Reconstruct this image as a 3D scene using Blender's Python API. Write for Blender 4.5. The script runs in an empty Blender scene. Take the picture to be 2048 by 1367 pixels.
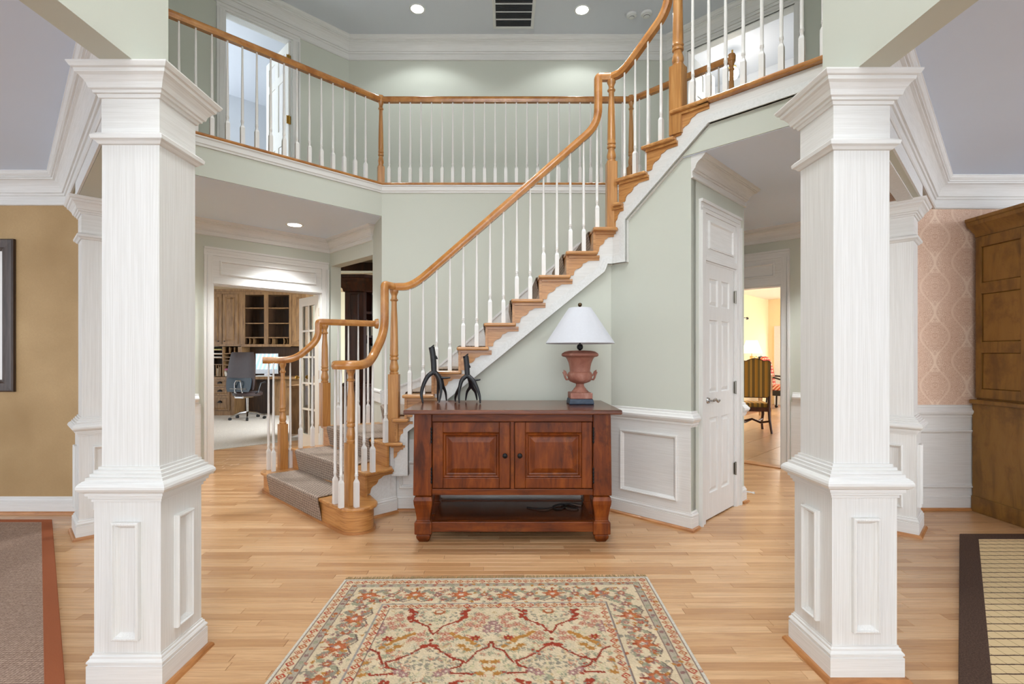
import bpy, bmesh, math, random
import numpy as np
from mathutils import Vector, Matrix

# ------------------------------------------------------------------ camera, world, exposure, large lights
SC = bpy.context.scene
COL = SC.collection
H_CAM, F_PX = 1.306, 1005.0
cam_d = bpy.data.cameras.new('camera')
cam = bpy.data.objects.new('camera', cam_d)
COL.objects.link(cam)
cam.location = (0, 0, H_CAM)
cam.rotation_euler = (math.pi / 2, 0, 0)
cam_d.sensor_fit = 'HORIZONTAL'
cam_d.sensor_width = 36.0
cam_d.lens = F_PX / 2048 * 36.0
cam_d.shift_x = 12.0 / 2048
cam_d.shift_y = 27.5 / 2048
cam_d.clip_start = 0.05
cam_d.clip_end = 100
SC.camera = cam

SC.view_settings.view_transform = 'Standard'
SC.view_settings.look = 'None'
SC.view_settings.gamma = 1.0
SC.view_settings.use_curve_mapping = False
SC.view_settings.exposure = 0.48

SC.cycles.max_bounces = 6
SC.cycles.diffuse_bounces = 4
SC.cycles.glossy_bounces = 2
SC.cycles.transmission_bounces = 5
SC.cycles.use_adaptive_sampling = True
SC.cycles.adaptive_threshold = .08
SC.cycles.adaptive_min_samples = 16
SC.cycles.sample_clamp_indirect = 6.0
SC.cycles.use_light_tree = False
SC.cycles.caustics_reflective = False
SC.cycles.caustics_refractive = False

world = bpy.data.worlds.new('sky')
SC.world = world
world.use_nodes = True
bg = world.node_tree.nodes['Background']
bg.inputs[0].default_value = (0.91, 0.955, 1.02, 1)
bg.inputs[1].default_value = 1.4


def area(name, loc, target, sx, sy, power, color=(1, 1, 1), spread=180):
    d = bpy.data.lights.new(name, 'AREA')
    d.shape = 'RECTANGLE'
    d.size, d.size_y = sx, sy
    d.energy = power
    d.color = color
    d.spread = math.radians(spread)
    o = bpy.data.objects.new(name, d)
    COL.objects.link(o)
    o.location = loc
    o.rotation_euler = (Vector(target) - Vector(loc)).to_track_quat('-Z', 'Y').to_euler()
    return o


# area light added in place of unseen entry glazing behind the camera
area('daylight_entry_standin', (0, -2.6, 3.0), (0, 6, 2.2), 2.8, 4.6, 60, (.95, 0.98, 1.0))
# area lights added to brighten the side rooms; their windows are unseen
area('daylight_living_fill', (-4.7, -.2, 1.9), (-4.0, 4.17, 1.4), 1.8, 1.6, 5, (.95, 0.98, 1.0), 65)
area('daylight_dining_fill', (4.9, -.2, 1.9), (3.7, 4.27, 1.4), 1.8, 1.6, 13, (.97, 0.98, 1.0), 60)
# lights added in place of unseen office, breakfast room and bedroom windows
area('daylight_office_standin', (-2.6, 9.2, 1.7), (-6.5, 9.6, 0.6), 1.8, 1.6, 110, (0.86, 0.93, 1.0))
area('daylight_breakfast_standin', (8.6, 9.4, 2.2), (6.6, 11.6, 0.6), 2.6, 1.8, 95, (1.0, 0.95, 0.88))
area('daylight_bedroom_fill', (-5.3, 6.5, 4.3), (-3.2, 7.6, 5.2), 1.4, 1.2, 38, (0.85, 0.92, 1.0))



def globe(name, loc, power, r, color):
    d = bpy.data.lights.new(name, 'POINT')
    d.energy, d.shadow_soft_size, d.color = power, r, color
    o = bpy.data.objects.new(name, d)
    COL.objects.link(o)
    o.location = loc
    return o


# point light added above the view to brighten the foyer, no fixture there
globe('foyer_fill', (0, 1.1, 4.5), 85, .4, (.96, .98, 1.0))

area('upper_room_fill', (5.0, 5.9, 4.4), (3.2, 7.2, 4.6), 1.2, 1.2, 7, (.95, .98, 1.0))  # fill light added to brighten the upstairs room, no window built

# ------------------------------------------------------------------ helpers
FR = {}          # object name -> world offset of its local frame


def S(r, g, b):
    def f(c):
        c /= 255.0
        return c / 12.92 if c <= 0.04045 else ((c + 0.055) / 1.055) ** 2.4
    return (f(r), f(g), f(b), 1.0)


class MB:
    def __init__(self):
        self.v, self.f = [], []

    def add(self, vs, fs):
        n = len(self.v)
        self.v += [tuple(p) for p in vs]
        self.f += [tuple(i + n for i in q) for q in fs]
        return self

    def box(self, x0, x1, y0, y1, z0, z1):
        vs = [(x0, y0, z0), (x1, y0, z0), (x1, y1, z0), (x0, y1, z0), (x0, y0, z1), (x1, y0, z1), (x1, y1, z1), (x0, y1, z1)]
        return self.add(vs, [(0, 3, 2, 1), (4, 5, 6, 7), (0, 1, 5, 4), (1, 2, 6, 5), (2, 3, 7, 6), (3, 0, 4, 7)])

    def obox(self, F, u0, u1, v0, v1, n0, n1):
        O, U, V, N = F
        P = lambda u, v, n: O + U * u + V * v + N * n
        vs = [P(u0, v0, n0), P(u1, v0, n0), P(u1, v1, n0), P(u0, v1, n0), P(u0, v0, n1), P(u1, v0, n1), P(u1, v1, n1), P(u0, v1, n1)]
        return self.add(vs, [(0, 3, 2, 1), (4, 5, 6, 7), (0, 1, 5, 4), (1, 2, 6, 5), (2, 3, 7, 6), (3, 0, 4, 7)])

    def prism(self, poly, z0, z1):
        n = len(poly)
        vs = [(p[0], p[1], z0) for p in poly] + [(p[0], p[1], z1) for p in poly]
        fs = [tuple(range(n - 1, -1, -1)), tuple(range(n, 2 * n))] + [(i, (i + 1) % n, n + (i + 1) % n, n + i) for i in range(n)]
        return self.add(vs, fs)

    def oprism(self, F, poly, n0, n1):
        O, U, V, N = F
        n = len(poly)
        vs = [O + U * p[0] + V * p[1] + N * n0 for p in poly] + [O + U * p[0] + V * p[1] + N * n1 for p in poly]
        fs = [tuple(range(n - 1, -1, -1)), tuple(range(n, 2 * n))] + [(i, (i + 1) % n, n + (i + 1) % n, n + i) for i in range(n)]
        return self.add(vs, fs)

    def lathe(self, prof, n=16, c=(0, 0), sq=1.0):
        vs, fs = [], []
        for r, z in prof:
            for i in range(n):
                a = 2 * math.pi * (i + .5) / n
                vs.append((c[0] + r * math.cos(a), c[1] + r * math.sin(a) * sq, z))
        m = len(prof)
        for k in range(m - 1):
            for i in range(n):
                j = (i + 1) % n
                fs.append((k * n + i, k * n + j, (k + 1) * n + j, (k + 1) * n + i))
        fs.append(tuple(range(n - 1, -1, -1)))
        fs.append(tuple((m - 1) * n + i for i in range(n)))
        return self.add(vs, fs)

    def tube(self, pts, rad, n=8, cap=True):
        pts = [Vector(p) for p in pts]
        if not isinstance(rad, (list, tuple)):
            rad = [rad] * len(pts)
        vs, fs = [], []
        ref = None
        for i, p in enumerate(pts):
            t = (pts[min(i + 1, len(pts) - 1)] - pts[max(i - 1, 0)]).normalized()
            if ref is None:
                ref = Vector((0, 0, 1)) if abs(t.z) < .9 else Vector((1, 0, 0))
            a = t.cross(ref).normalized()
            b = a.cross(t).normalized()
            ref = b
            for k in range(n):
                w = 2 * math.pi * k / n
                vs.append(p + (a * math.cos(w) + b * math.sin(w)) * rad[i])
        for i in range(len(pts) - 1):
            for k in range(n):
                j = (k + 1) % n
                fs.append((i * n + k, i * n + j, (i + 1) * n + j, (i + 1) * n + k))
        if cap:
            fs.append(tuple(range(n - 1, -1, -1)))
            fs.append(tuple((len(pts) - 1) * n + k for k in range(n)))
        return self.add(vs, fs)

    def sweep(self, pts, prof, dirs=None):
        """sweep a closed (side, up) profile along a 3D path; side stays horizontal"""
        pts = [Vector(p) for p in pts]
        m = len(prof)
        last = None
        vs, fs = [], []
        for i, p in enumerate(pts):
            t = (pts[min(i + 1, len(pts) - 1)] - pts[max(i - 1, 0)]).normalized()
            h = Vector((t.x, t.y, 0))
            if h.length > .12 or last is None:
                h = h.normalized() if h.length > 1e-4 else Vector((1, 0, 0))
                if last is not None and h.dot(last) < -.2:
                    h = -h
                last = h
            side = Vector((last.y, -last.x, 0))
            up = side.cross(t).normalized()
            if abs(up.length - 1) > .1:
                up = Vector((0, 0, 1))
            for a, b in prof:
                vs.append(p + side * a + up * b)
        for i in range(len(pts) - 1):
            for k in range(m):
                j = (k + 1) % m
                fs.append((i * m + k, i * m + j, (i + 1) * m + j, (i + 1) * m + k))
        fs.append(tuple(range(m - 1, -1, -1)))
        fs.append(tuple((len(pts) - 1) * m + k for k in range(m)))
        return self.add(vs, fs)

    def mould(self, path, prof, closed=False):
        """profile (out, z) swept along a plan path, out = right-hand side of travel, mitred"""
        P = [Vector((p[0], p[1])) for p in path]
        n = len(P)
        vs, fs = [], []
        for i, p in enumerate(P):
            d1 = (p - P[i - 1]).normalized() if (closed or i > 0) else None
            d2 = (P[(i + 1) % n] - p).normalized() if (closed or i < n - 1) else None
            d1 = d1 or d2
            d2 = d2 or d1
            n1, n2 = Vector((d1.y, -d1.x)), Vector((d2.y, -d2.x))
            mvec = (n1 + n2) / max(.25, 1 + n1.dot(n2))
            for o, z in prof:
                q = p + mvec * o
                vs.append((q.x, q.y, z))
        m = len(prof)
        for i in range(n if closed else n - 1):
            a, b = i * m, ((i + 1) % n) * m
            for k in range(m):
                j = (k + 1) % m
                fs.append((a + k, a + j, b + j, b + k))
        if not closed:
            fs.append(tuple(range(m - 1, -1, -1)))
            fs.append(tuple((n - 1) * m + k for k in range(m)))
        return self.add(vs, fs)

    def rings(self, F, u0, u1, v0, v1, prof, fill=True):
        """mitred frame on a rectangle: prof = (inset, height) rings"""
        O, U, V, N = F
        vs, fs = [], []
        for a, b in prof:
            for (u, v) in ((u0 + a, v0 + a), (u1 - a, v0 + a), (u1 - a, v1 - a), (u0 + a, v1 - a)):
                vs.append(O + U * u + V * v + N * b)
        for k in range(len(prof) - 1):
            for i in range(4):
                j = (i + 1) % 4
                fs.append((k * 4 + i, k * 4 + j, k * 4 + 4 + j, k * 4 + 4 + i))
        if fill:
            k = len(prof) - 1
            fs.append((k * 4, k * 4 + 1, k * 4 + 2, k * 4 + 3))
        return self.add(vs, fs)

    def build(self, name, mat, parent=None, smooth=False, bevel=0, seg=2, world=True, angle=38):
        off = Vector((0, 0, 0))
        if parent is not None and world:
            off = FR.get(parent.name, off)
        me = bpy.data.meshes.new(name)
        me.from_pydata([(p[0] - off[0], p[1] - off[1], p[2] - off[2]) for p in self.v], [], self.f)
        bm = bmesh.new()
        bm.from_mesh(me)
        bmesh.ops.recalc_face_normals(bm, faces=bm.faces)
        bm.to_mesh(me)
        bm.free()
        if smooth:
            me.shade_smooth()
            me.set_sharp_from_angle(angle=math.radians(angle))
        me.materials.append(mat)
        o = bpy.data.objects.new(name, me)
        COL.objects.link(o)
        if parent is not None:
            o.parent = parent
            FR[o.name] = off
        if bevel:
            b = o.modifiers.new('bevel', 'BEVEL')
            b.width, b.segments, b.limit_method, b.angle_limit = bevel, seg, 'ANGLE', math.radians(40)
        return o


def tag(o, label, cat, group=None, kind=None):
    o['label'] = label
    o['category'] = cat
    if group:
        o['group'] = group
    if kind:
        o['kind'] = kind
    return o


def thing(name, label, cat, loc=(0, 0, 0), rotz=0.0, group=None, kind=None):
    o = bpy.data.objects.new(name, None)
    COL.objects.link(o)
    o.empty_display_size = .1
    o.location = loc
    o.rotation_euler = (0, 0, rotz)
    FR[o.name] = Vector(loc)
    return tag(o, label, cat, group, kind)


def put(me_obj_mesh, name, parent, loc, rotz=0.0):
    """another object with shared mesh, placed at a world point under parent"""
    o = bpy.data.objects.new(name, me_obj_mesh)
    COL.objects.link(o)
    off = FR.get(parent.name, Vector((0, 0, 0))) if parent else Vector((0, 0, 0))
    o.parent = parent
    o.location = Vector(loc) - off
    o.rotation_euler = (0, 0, rotz)
    return o


def mesh_only(mb, name, mat, smooth=False, angle=38):
    o = mb.build(name, mat, None, smooth, angle=angle)
    me = o.data
    bpy.data.objects.remove(o)
    return me


def frame(o, u, n=None, v=(0, 0, 1)):
    """origin, U (along), V (up), N (out)"""
    U, V = Vector(u).normalized(), Vector(v).normalized()
    N = Vector(n).normalized() if n is not None else U.cross(V).normalized()
    return (Vector(o), U, V, N)


def struct(o, label, cat):
    return tag(o, label, cat, kind='structure')


def fillet(ctrl, n=6):
    """ctrl = (point, radius) -> polyline with rounded corners"""
    out = []
    m = len(ctrl)
    for i, (p, r) in enumerate(ctrl):
        p = Vector(p)
        if i in (0, m - 1) or r <= 0:
            out.append(p)
            continue
        a, b = Vector(ctrl[i - 1][0]), Vector(ctrl[i + 1][0])
        ra = min(r, (a - p).length * .5)
        rb = min(r, (b - p).length * .5)
        A, B = p + (a - p).normalized() * ra, p + (b - p).normalized() * rb
        for k in range(n + 1):
            t = k / n
            out.append(A * (1 - t) ** 2 + p * 2 * t * (1 - t) + B * t * t)
    return out


# ------------------------------------------------------------------ materials
def newmat(name):
    m = bpy.data.materials.new(name)
    m.use_nodes = True
    nt = m.node_tree
    return m, nt, nt.nodes['Principled BSDF']


def N(nt, t, **kw):
    n = nt.nodes.new(t)
    for k, v in kw.items():
        setattr(n, k, v)
    return n


def L(nt, a, b):
    nt.links.new(a, b)


def coords(nt, scale=(1, 1, 1), kind='Object', rnd=False):
    tc = N(nt, 'ShaderNodeTexCoord')
    mp = N(nt, 'ShaderNodeMapping')
    mp.inputs['Scale'].default_value = scale
    L(nt, tc.outputs[kind], mp.inputs['Vector'])
    if rnd:
        oi = N(nt, 'ShaderNodeObjectInfo')
        mu = N(nt, 'ShaderNodeMath', operation='MULTIPLY')
        mu.inputs[1].default_value = 37.0
        L(nt, oi.outputs['Random'], mu.inputs[0])
        L(nt, mu.outputs[0], mp.inputs['Location'])
    return mp.outputs[0]


def noise(nt, vec, scale=1.0, detail=3.0, rough=.55, dist=0.0):
    n = N(nt, 'ShaderNodeTexNoise')
    n.inputs['Scale'].default_value = scale
    n.inputs['Detail'].default_value = detail
    n.inputs['Roughness'].default_value = rough
    n.inputs['Distortion'].default_value = dist
    L(nt, vec, n.inputs['Vector'])
    return n.outputs['Fac']


def ramp(nt, fac, stops):
    r = N(nt, 'ShaderNodeValToRGB')
    els = r.color_ramp.elements
    while len(els) < len(stops):
        els.new(.5)
    for e, (p, c) in zip(els, stops):
        e.position, e.color = p, c
    L(nt, fac, r.inputs[0])
    return r.outputs[0]


def mixc(nt, fac, a, b, mode='MIX'):
    m = N(nt, 'ShaderNodeMix', data_type='RGBA', blend_type=mode)
    for sock, val in ((m.inputs[0], fac), (m.inputs[6], a), (m.inputs[7], b)):
        if isinstance(val, (int, float, tuple)):
            sock.default_value = val
        else:
            L(nt, val, sock)
    return m.outputs[2]


def math1(nt, op, a, b=None, c=None):
    m = N(nt, 'ShaderNodeMath', operation=op)
    for i, v in enumerate((a, b, c)):
        if v is None:
            continue
        if isinstance(v, (int, float)):
            m.inputs[i].default_value = v
        else:
            L(nt, v, m.inputs[i])
    return m.outputs[0]


def bump(nt, bs, h, strength=.2, dist=.002):
    b = N(nt, 'ShaderNodeBump')
    b.inputs['Strength'].default_value = strength
    b.inputs['Distance'].default_value = dist
    L(nt, h, b.inputs['Height'])
    L(nt, b.outputs[0], bs.inputs['Normal'])


def plain(name, col, rough=.5, metal=0.0, var=.06, scale=8, spec=.5, coat=0.0):
    m, nt, bs = newmat(name)
    f = noise(nt, coords(nt), scale, 4)
    a = tuple(c * (1 - var) for c in col[:3]) + (1,)
    b = tuple(min(1, c * (1 + var)) for c in col[:3]) + (1,)
    L(nt, ramp(nt, f, [(.3, a), (.7, b)]), bs.inputs['Base Color'])
    bs.inputs['Roughness'].default_value = rough
    bs.inputs['Metallic'].default_value = metal
    bs.inputs['Specular IOR Level'].default_value = spec
    bs.inputs['Coat Weight'].default_value = coat
    return m


def paint(name, col, rough=.75):
    m, nt, bs = newmat(name)
    v = coords(nt)
    f = noise(nt, v, 2.0, 3)
    a = tuple(c * .965 for c in col[:3]) + (1,)
    L(nt, mixc(nt, f, a, col), bs.inputs['Base Color'])
    bs.inputs['Roughness'].default_value = rough
    return m


def streak(name, col, dark, scale):
    """brushed strie paint, streaks along the axis with the small scale"""
    m, nt, bs = newmat(name)
    v = coords(nt, scale)
    f = noise(nt, v, 1.0, 3, .7)
    f2 = noise(nt, coords(nt, tuple(s * .23 for s in scale)), 1.0, 2)
    c = ramp(nt, f, [(.34, dark), (.62, col)])
    c = mixc(nt, math1(nt, 'MULTIPLY', f2, .35), c, tuple(k * .93 for k in col[:3]) + (1,))
    L(nt, c, bs.inputs['Base Color'])
    bs.inputs['Roughness'].default_value = .48
    return m


def wood(name, c1, c2, c3, scale, rough=.35, coat=0.0, rnd=True, wear=None, spec=.5, bstr=.08):
    m, nt, bs = newmat(name)
    v = coords(nt, scale, rnd=rnd)
    f = noise(nt, v, 1.0, 5, .62, .6)
    g = noise(nt, coords(nt, tuple(s * .28 for s in scale), rnd=rnd), 1.0, 3, .5, 1.2)
    c = ramp(nt, f, [(.30, c1), (.52, c2), (.74, c3)])
    c = mixc(nt, math1(nt, 'MULTIPLY', g, .55), c, c1)
    if wear is not None:
        w = noise(nt, coords(nt, (5, 5, 5), rnd=rnd), 1.0, 6, .7)
        c = mixc(nt, ramp(nt, w, [(.52, (0, 0, 0, 1)), (.72, (.8, .8, .8, 1))]), c, wear)
    L(nt, c, bs.inputs['Base Color'])
    bs.inputs['Roughness'].default_value = rough
    bs.inputs['Coat Weight'].default_value = coat
    bs.inputs['Coat Roughness'].default_value = .12
    bs.inputs['Specular IOR Level'].default_value = spec
    bump(nt, bs, f, bstr, .001)
    return m


def emit(name, col, strength):
    m, nt, bs = newmat(name)
    bs.inputs['Base Color'].default_value = col
    bs.inputs['Emission Color'].default_value = col
    bs.inputs['Emission Strength'].default_value = strength
    return m


WHITE, WDARK = S(227, 226, 223), S(211, 209, 204)
T_V = streak('trim_paint_vertical', WHITE, WDARK, (260, 260, 3.0))
T_H = streak('trim_paint_level', WHITE, WDARK, (4, 4, 300))
T_N = streak('trim_paint_plain', S(224, 224, 222), S(212, 212, 208), (60, 60, 60))
BAL = plain('baluster_white', S(226, 224, 220), .38, var=.02)
SAGE = paint('sage_wall_paint', S(200, 203, 191))
CEIL = paint('ceiling_grey_paint', S(220, 232, 250), .9)
CEIL_F = paint('ceiling_foyer_paint', S(216, 219, 226), .9)
CEIL_H = paint('ceiling_hall_brightened', S(226, 238, 255), .9)  # ceiling paint lightened to make up for the weak hall light
SOFF = paint('warm_soffit_paint', S(214, 203, 188))
CREAM = paint('cream_paint', S(214, 208, 180))
ROOMW = paint('cool_white_paint', S(214, 217, 222))
OAK = wood('oak_along_z', S(150, 98, 48), S(196, 140, 78), S(222, 172, 110), (34, 34, 2.0), .3, .3)
OAK_X = wood('oak_along_x', S(150, 98, 48), S(196, 140, 78), S(222, 172, 110), (3.0, 34, 60), .3, .3)
OAK_H = wood('oak_handrail', S(152, 94, 42), S(190, 130, 66), S(214, 160, 94), (7, 7, 7), .25, .5)
OAK_P = wood('oak_panel', S(158, 104, 54), S(198, 142, 82), S(220, 170, 108), (5, 5, 70), .35, .2)
SHOE = wood('oak_shoe_mould', S(150, 96, 52), S(186, 128, 76), S(204, 148, 92), (6, 6, 40), .4, .2)
CHERRY = wood('distressed_cherry', S(70, 27, 4), S(126, 58, 12), S(158, 84, 24), (18, 18, 3), .38, .06, wear=S(46, 19, 8), spec=.3)
CHERRY_X = wood('distressed_cherry_level', S(68, 27, 4), S(122, 56, 12), S(150, 78, 24), (3, 22, 26), .36, .06, wear=S(44, 19, 8), spec=.3)
CHERRY_T = wood('cherry_top_polish', S(66, 30, 12), S(108, 54, 24), S(134, 72, 34), (3, 26, 26), .24, .2)
HUTCH = wood('mustard_painted_pine', S(104, 70, 26), S(148, 104, 42), S(162, 116, 52), (9, 9, 2), .5, 0, wear=S(104, 66, 26))
LIBW = wood('dark_mahogany', S(36, 14, 8), S(70, 30, 14), S(98, 46, 20), (26, 26, 3), .3, .3)
OFFW = wood('office_maple_glaze', S(104, 76, 48), S(146, 112, 74), S(172, 136, 92), (24, 24, 3), .42, .1)
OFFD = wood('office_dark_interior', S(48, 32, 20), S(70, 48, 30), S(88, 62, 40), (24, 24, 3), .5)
CHAIRW = wood('carved_brown_wood', S(52, 24, 12), S(92, 46, 22), S(120, 64, 30), (20, 20, 4), .3, .3)
IRON = plain('black_iron', S(28, 27, 28), .42, .6)
ANTLER = wood('black_antler', S(10, 10, 14), S(24, 24, 30), S(46, 44, 48), (30, 30, 30), .38, bstr=.3)
BRASS = plain('brass', S(196, 152, 70), .25, 1.0)
CHROME = plain('chrome', S(190, 190, 190), .18, 1.0)
PEWTER = plain('pewter', S(150, 146, 138), .3, 1.0)
BLACK = plain('black_plastic', S(22, 22, 24), .4)
DARKVOID = plain('dark_louvre_void', S(40, 42, 46), .9)
CORDM = plain('black_cord_rubber', S(14, 14, 15), .5)
LEATHER = plain('brown_leather', S(58, 46, 46), .32, var=.12)
PLAST = plain('white_plastic', S(222, 222, 220), .4, var=.02)
LAMP_ON = emit('lit_downlight', (1, .97, .92, 1), 14)


def carpet(name, c1, c2, scale=260, sc=(1, 1, 1)):
    m, nt, bs = newmat(name)
    v = coords(nt, sc)
    f = noise(nt, v, scale, 3, .8)
    g = noise(nt, v, 3, 2)
    c = ramp(nt, f, [(.35, c1), (.65, c2)])
    c = mixc(nt, math1(nt, 'MULTIPLY', g, .3), c, c1)
    L(nt, c, bs.inputs['Base Color'])
    bs.inputs['Roughness'].default_value = .95
    bs.inputs['Specular IOR Level'].default_value = .1
    bump(nt, bs, f, .6, .004)
    return m


def weave(name, c1, c2, per, axis='y'):
    """ribbed woven carpet: rows of loops"""
    m, nt, bs = newmat(name)
    tc = N(nt, 'ShaderNodeTexCoord')
    sx = N(nt, 'ShaderNodeSeparateXYZ')
    L(nt, tc.outputs['Object'], sx.inputs[0])
    ax = {'x': 0, 'y': 1, 'z': 2}
    a = math1(nt, 'SINE', math1(nt, 'MULTIPLY', sx.outputs[ax[axis]], 2 * math.pi / per))
    b = math1(nt, 'SINE', math1(nt, 'MULTIPLY', sx.outputs[0 if axis != 'x' else 1], 2 * math.pi / (per * 1.2)))
    c = math1(nt, 'SINE', math1(nt, 'MULTIPLY', sx.outputs[2], 2 * math.pi / per))
    n = noise(nt, tc.outputs['Object'], 90, 3, .8)
    s = math1(nt, 'ADD', math1(nt, 'ADD', a, math1(nt, 'MULTIPLY', b, .6)), math1(nt, 'MULTIPLY', c, .8))
    s = math1(nt, 'ADD', math1(nt, 'MULTIPLY', s, .14), n)
    L(nt, ramp(nt, s, [(.3, c1), (.7, c2)]), bs.inputs['Base Color'])
    bs.inputs['Roughness'].default_value = .95
    bs.inputs['Specular IOR Level'].default_value = .1
    bump(nt, bs, s, .7, .004)
    return m


RUNNER = weave('runner_loop_wool', S(112, 98, 88), S(182, 164, 148), .022)
SISAL = weave('sisal_brown', S(136, 112, 98), S(196, 170, 150), .013)
RUST = carpet('rust_cotton_border', S(150, 84, 54), S(180, 110, 76), 400)
DKBR = carpet('dark_brown_chenille', S(62, 46, 38), S(104, 82, 70), 160)
OFFCARP = carpet('pale_office_carpet', S(176, 170, 162), S(214, 208, 198), 90)


def gold_wall():
    m, nt, bs = newmat('gold_faux_plaster')
    v = coords(nt)
    f = noise(nt, v, 1.3, 3, .5)
    g = noise(nt, v, 85, 4, .8)
    c = ramp(nt, f, [(.3, S(160, 130, 86)), (.7, S(200, 170, 124))])
    c = mixc(nt, math1(nt, 'MULTIPLY', g, .5), c, S(146, 114, 74))
    L(nt, c, bs.inputs['Base Color'])
    bs.inputs['Roughness'].default_value = .7
    bump(nt, bs, g, .25, .002)
    return m


def damask():
    """half-drop ogee damask from mirrored noise in a repeating cell (wall lies in x-z)"""
    m, nt, bs = newmat('damask_wallpaper')
    tc = N(nt, 'ShaderNodeTexCoord')
    sx = N(nt, 'ShaderNodeSeparateXYZ')
    L(nt, tc.outputs['Object'], sx.inputs[0])
    PX, PZ = .27, .42
    u = math1(nt, 'DIVIDE', sx.outputs[0], PX)
    w = math1(nt, 'DIVIDE', sx.outputs[2], PZ)
    col = math1(nt, 'FLOOR', u)
    half = math1(nt, 'MULTIPLY', math1(nt, 'MODULO', math1(nt, 'ABSOLUTE', col), 2.0), .5)
    fu = math1(nt, 'ABSOLUTE', math1(nt, 'SUBTRACT', math1(nt, 'FRACT', u), .5))
    fw = math1(nt, 'FRACT', math1(nt, 'ADD', w, half))
    cb = N(nt, 'ShaderNodeCombineXYZ')
    L(nt, fu, cb.inputs[0])
    L(nt, math1(nt, 'MULTIPLY', fw, 1.5), cb.inputs[1])
    n1 = noise(nt, cb.outputs[0], 7, 2, .5, 1.6)
    wv = math1(nt, 'SINE', math1(nt, 'MULTIPLY', n1, 60))
    # ogee outline and medallion
    og = math1(nt, 'SUBTRACT', fu, math1(nt, 'MULTIPLY', math1(nt, 'ADD', math1(nt, 'COSINE', math1(nt, 'MULTIPLY', fw, 2 * math.pi)), 1.0), .23))
    ogl = math1(nt, 'LESS_THAN', math1(nt, 'ABSOLUTE', og), .035)
    dz = math1(nt, 'SUBTRACT', fw, .5)
    med = math1(nt, 'ADD', math1(nt, 'MULTIPLY', fu, fu), math1(nt, 'MULTIPLY', dz, dz))
    ang = math1(nt, 'ARCTAN2', dz, fu)
    pet = math1(nt, 'MULTIPLY', math1(nt, 'COSINE', math1(nt, 'MULTIPLY', ang, 9)), .012)
    medm = math1(nt, 'LESS_THAN', math1(nt, 'ADD', med, pet), .055)
    lines = math1(nt, 'GREATER_THAN', wv, .1)
    f = math1(nt, 'MULTIPLY', math1(nt, 'MAXIMUM', math1(nt, 'MULTIPLY', lines, .85), math1(nt, 'MULTIPLY', ogl, .8)), 1.0)
    f = math1(nt, 'MULTIPLY', f, math1(nt, 'ADD', math1(nt, 'MULTIPLY', medm, .3), .62))
    g = noise(nt, tc.outputs['Object'], 1.4, 2)
    base = ramp(nt, g, [(.3, S(204, 166, 140)), (.7, S(212, 176, 152))])
    c = mixc(nt, f, base, S(244, 222, 200))
    L(nt, c, bs.inputs['Base Color'])
    bs.inputs['Roughness'].default_value = .55
    return m


GOLD, DAMASK = gold_wall(), damask()


def floor_mat():
    m, nt, bs = newmat('oak_strip_floor')
    at = N(nt, 'ShaderNodeAttribute', attribute_name='rnd')
    oi = N(nt, 'ShaderNodeObjectInfo')
    r = math1(nt, 'FRACT', math1(nt, 'ADD', at.outputs['Fac'], math1(nt, 'MULTIPLY', oi.outputs['Random'], 7.13)))
    ge = N(nt, 'ShaderNodeNewGeometry')
    mp = N(nt, 'ShaderNodeMapping')
    mp.inputs['Scale'].default_value = (2.2, 46, 1)
    cb = N(nt, 'ShaderNodeCombineXYZ')
    L(nt, math1(nt, 'MULTIPLY', r, 91.0), cb.inputs[0])
    L(nt, math1(nt, 'MULTIPLY', r, 57.0), cb.inputs[2])
    L(nt, ge.outputs['Position'], mp.inputs['Vector'])
    L(nt, cb.outputs[0], mp.inputs['Location'])
    f = noise(nt, mp.outputs[0], 1.0, 4, .65, 1.4)
    tone = ramp(nt, r, [(0, S(184, 138, 94)), (.35, S(198, 154, 109)), (.7, S(208, 165, 120)), (1, S(218, 178, 134))])
    dark = mixc(nt, .38, tone, S(142, 92, 50))
    c = mixc(nt, ramp(nt, f, [(.35, (1, 1, 1, 1)), (.6, (0, 0, 0, 1))]), tone, dark)
    L(nt, c, bs.inputs['Base Color'])
    bs.inputs['Roughness'].default_value = .3
    bs.inputs['Coat Weight'].default_value = .25
    bs.inputs['Coat Roughness'].default_value = .18
    bump(nt, bs, f, .05, .001)
    return m


FLOORM = floor_mat()
SUBF = plain('dark_subfloor', S(92, 56, 30), .8)
TILE = plain('tan_ceramic_tile', S(206, 168, 130), .25, var=.08, scale=2)
GROUT = plain('tile_grout', S(150, 112, 84), .9)
YELLOWW = paint('yellow_sponged_wall', S(246, 226, 184))
# ------------------------------------------------------------------ plan constants
R2 = math.sqrt(.5)
RISE = .197
C1, F2, C2 = 2.80, 16 * RISE, 5.53
V2 = lambda p: Vector((p[0], p[1], 0))
TRIM = [0]


def trim(mb, mat, label, smooth=False, cat='moulding'):
    TRIM[0] += 1
    o = mb.build('trim_%d' % TRIM[0], mat, None, smooth, angle=14)
    return struct(o, label, cat)


def wframe(p0, p1, z=0):
    U = (V2(p1) - V2(p0)).normalized()
    return frame((p0[0], p0[1], z), U, (U.y, -U.x, 0))


def wall(name, p0, p1, z0, z1, t, mat, label, openings=()):
    F = wframe(p0, p1)
    ln = (V2(p1) - V2(p0)).length
    mb = MB()
    s = 0
    for (a, b, oz0, oz1) in sorted(openings):
        if a > s:
            mb.obox(F, s, a, z0, z1, -t, 0)
        if oz1 < z1:
            mb.obox(F, a, b, oz1, z1, -t, 0)
        if oz0 > z0:
            mb.obox(F, a, b, z0, oz0, -t, 0)
        s = b
    if s < ln:
        mb.obox(F, s, ln, z0, z1, -t, 0)
    return struct(mb.build(name, mat), label, 'wall')


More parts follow.
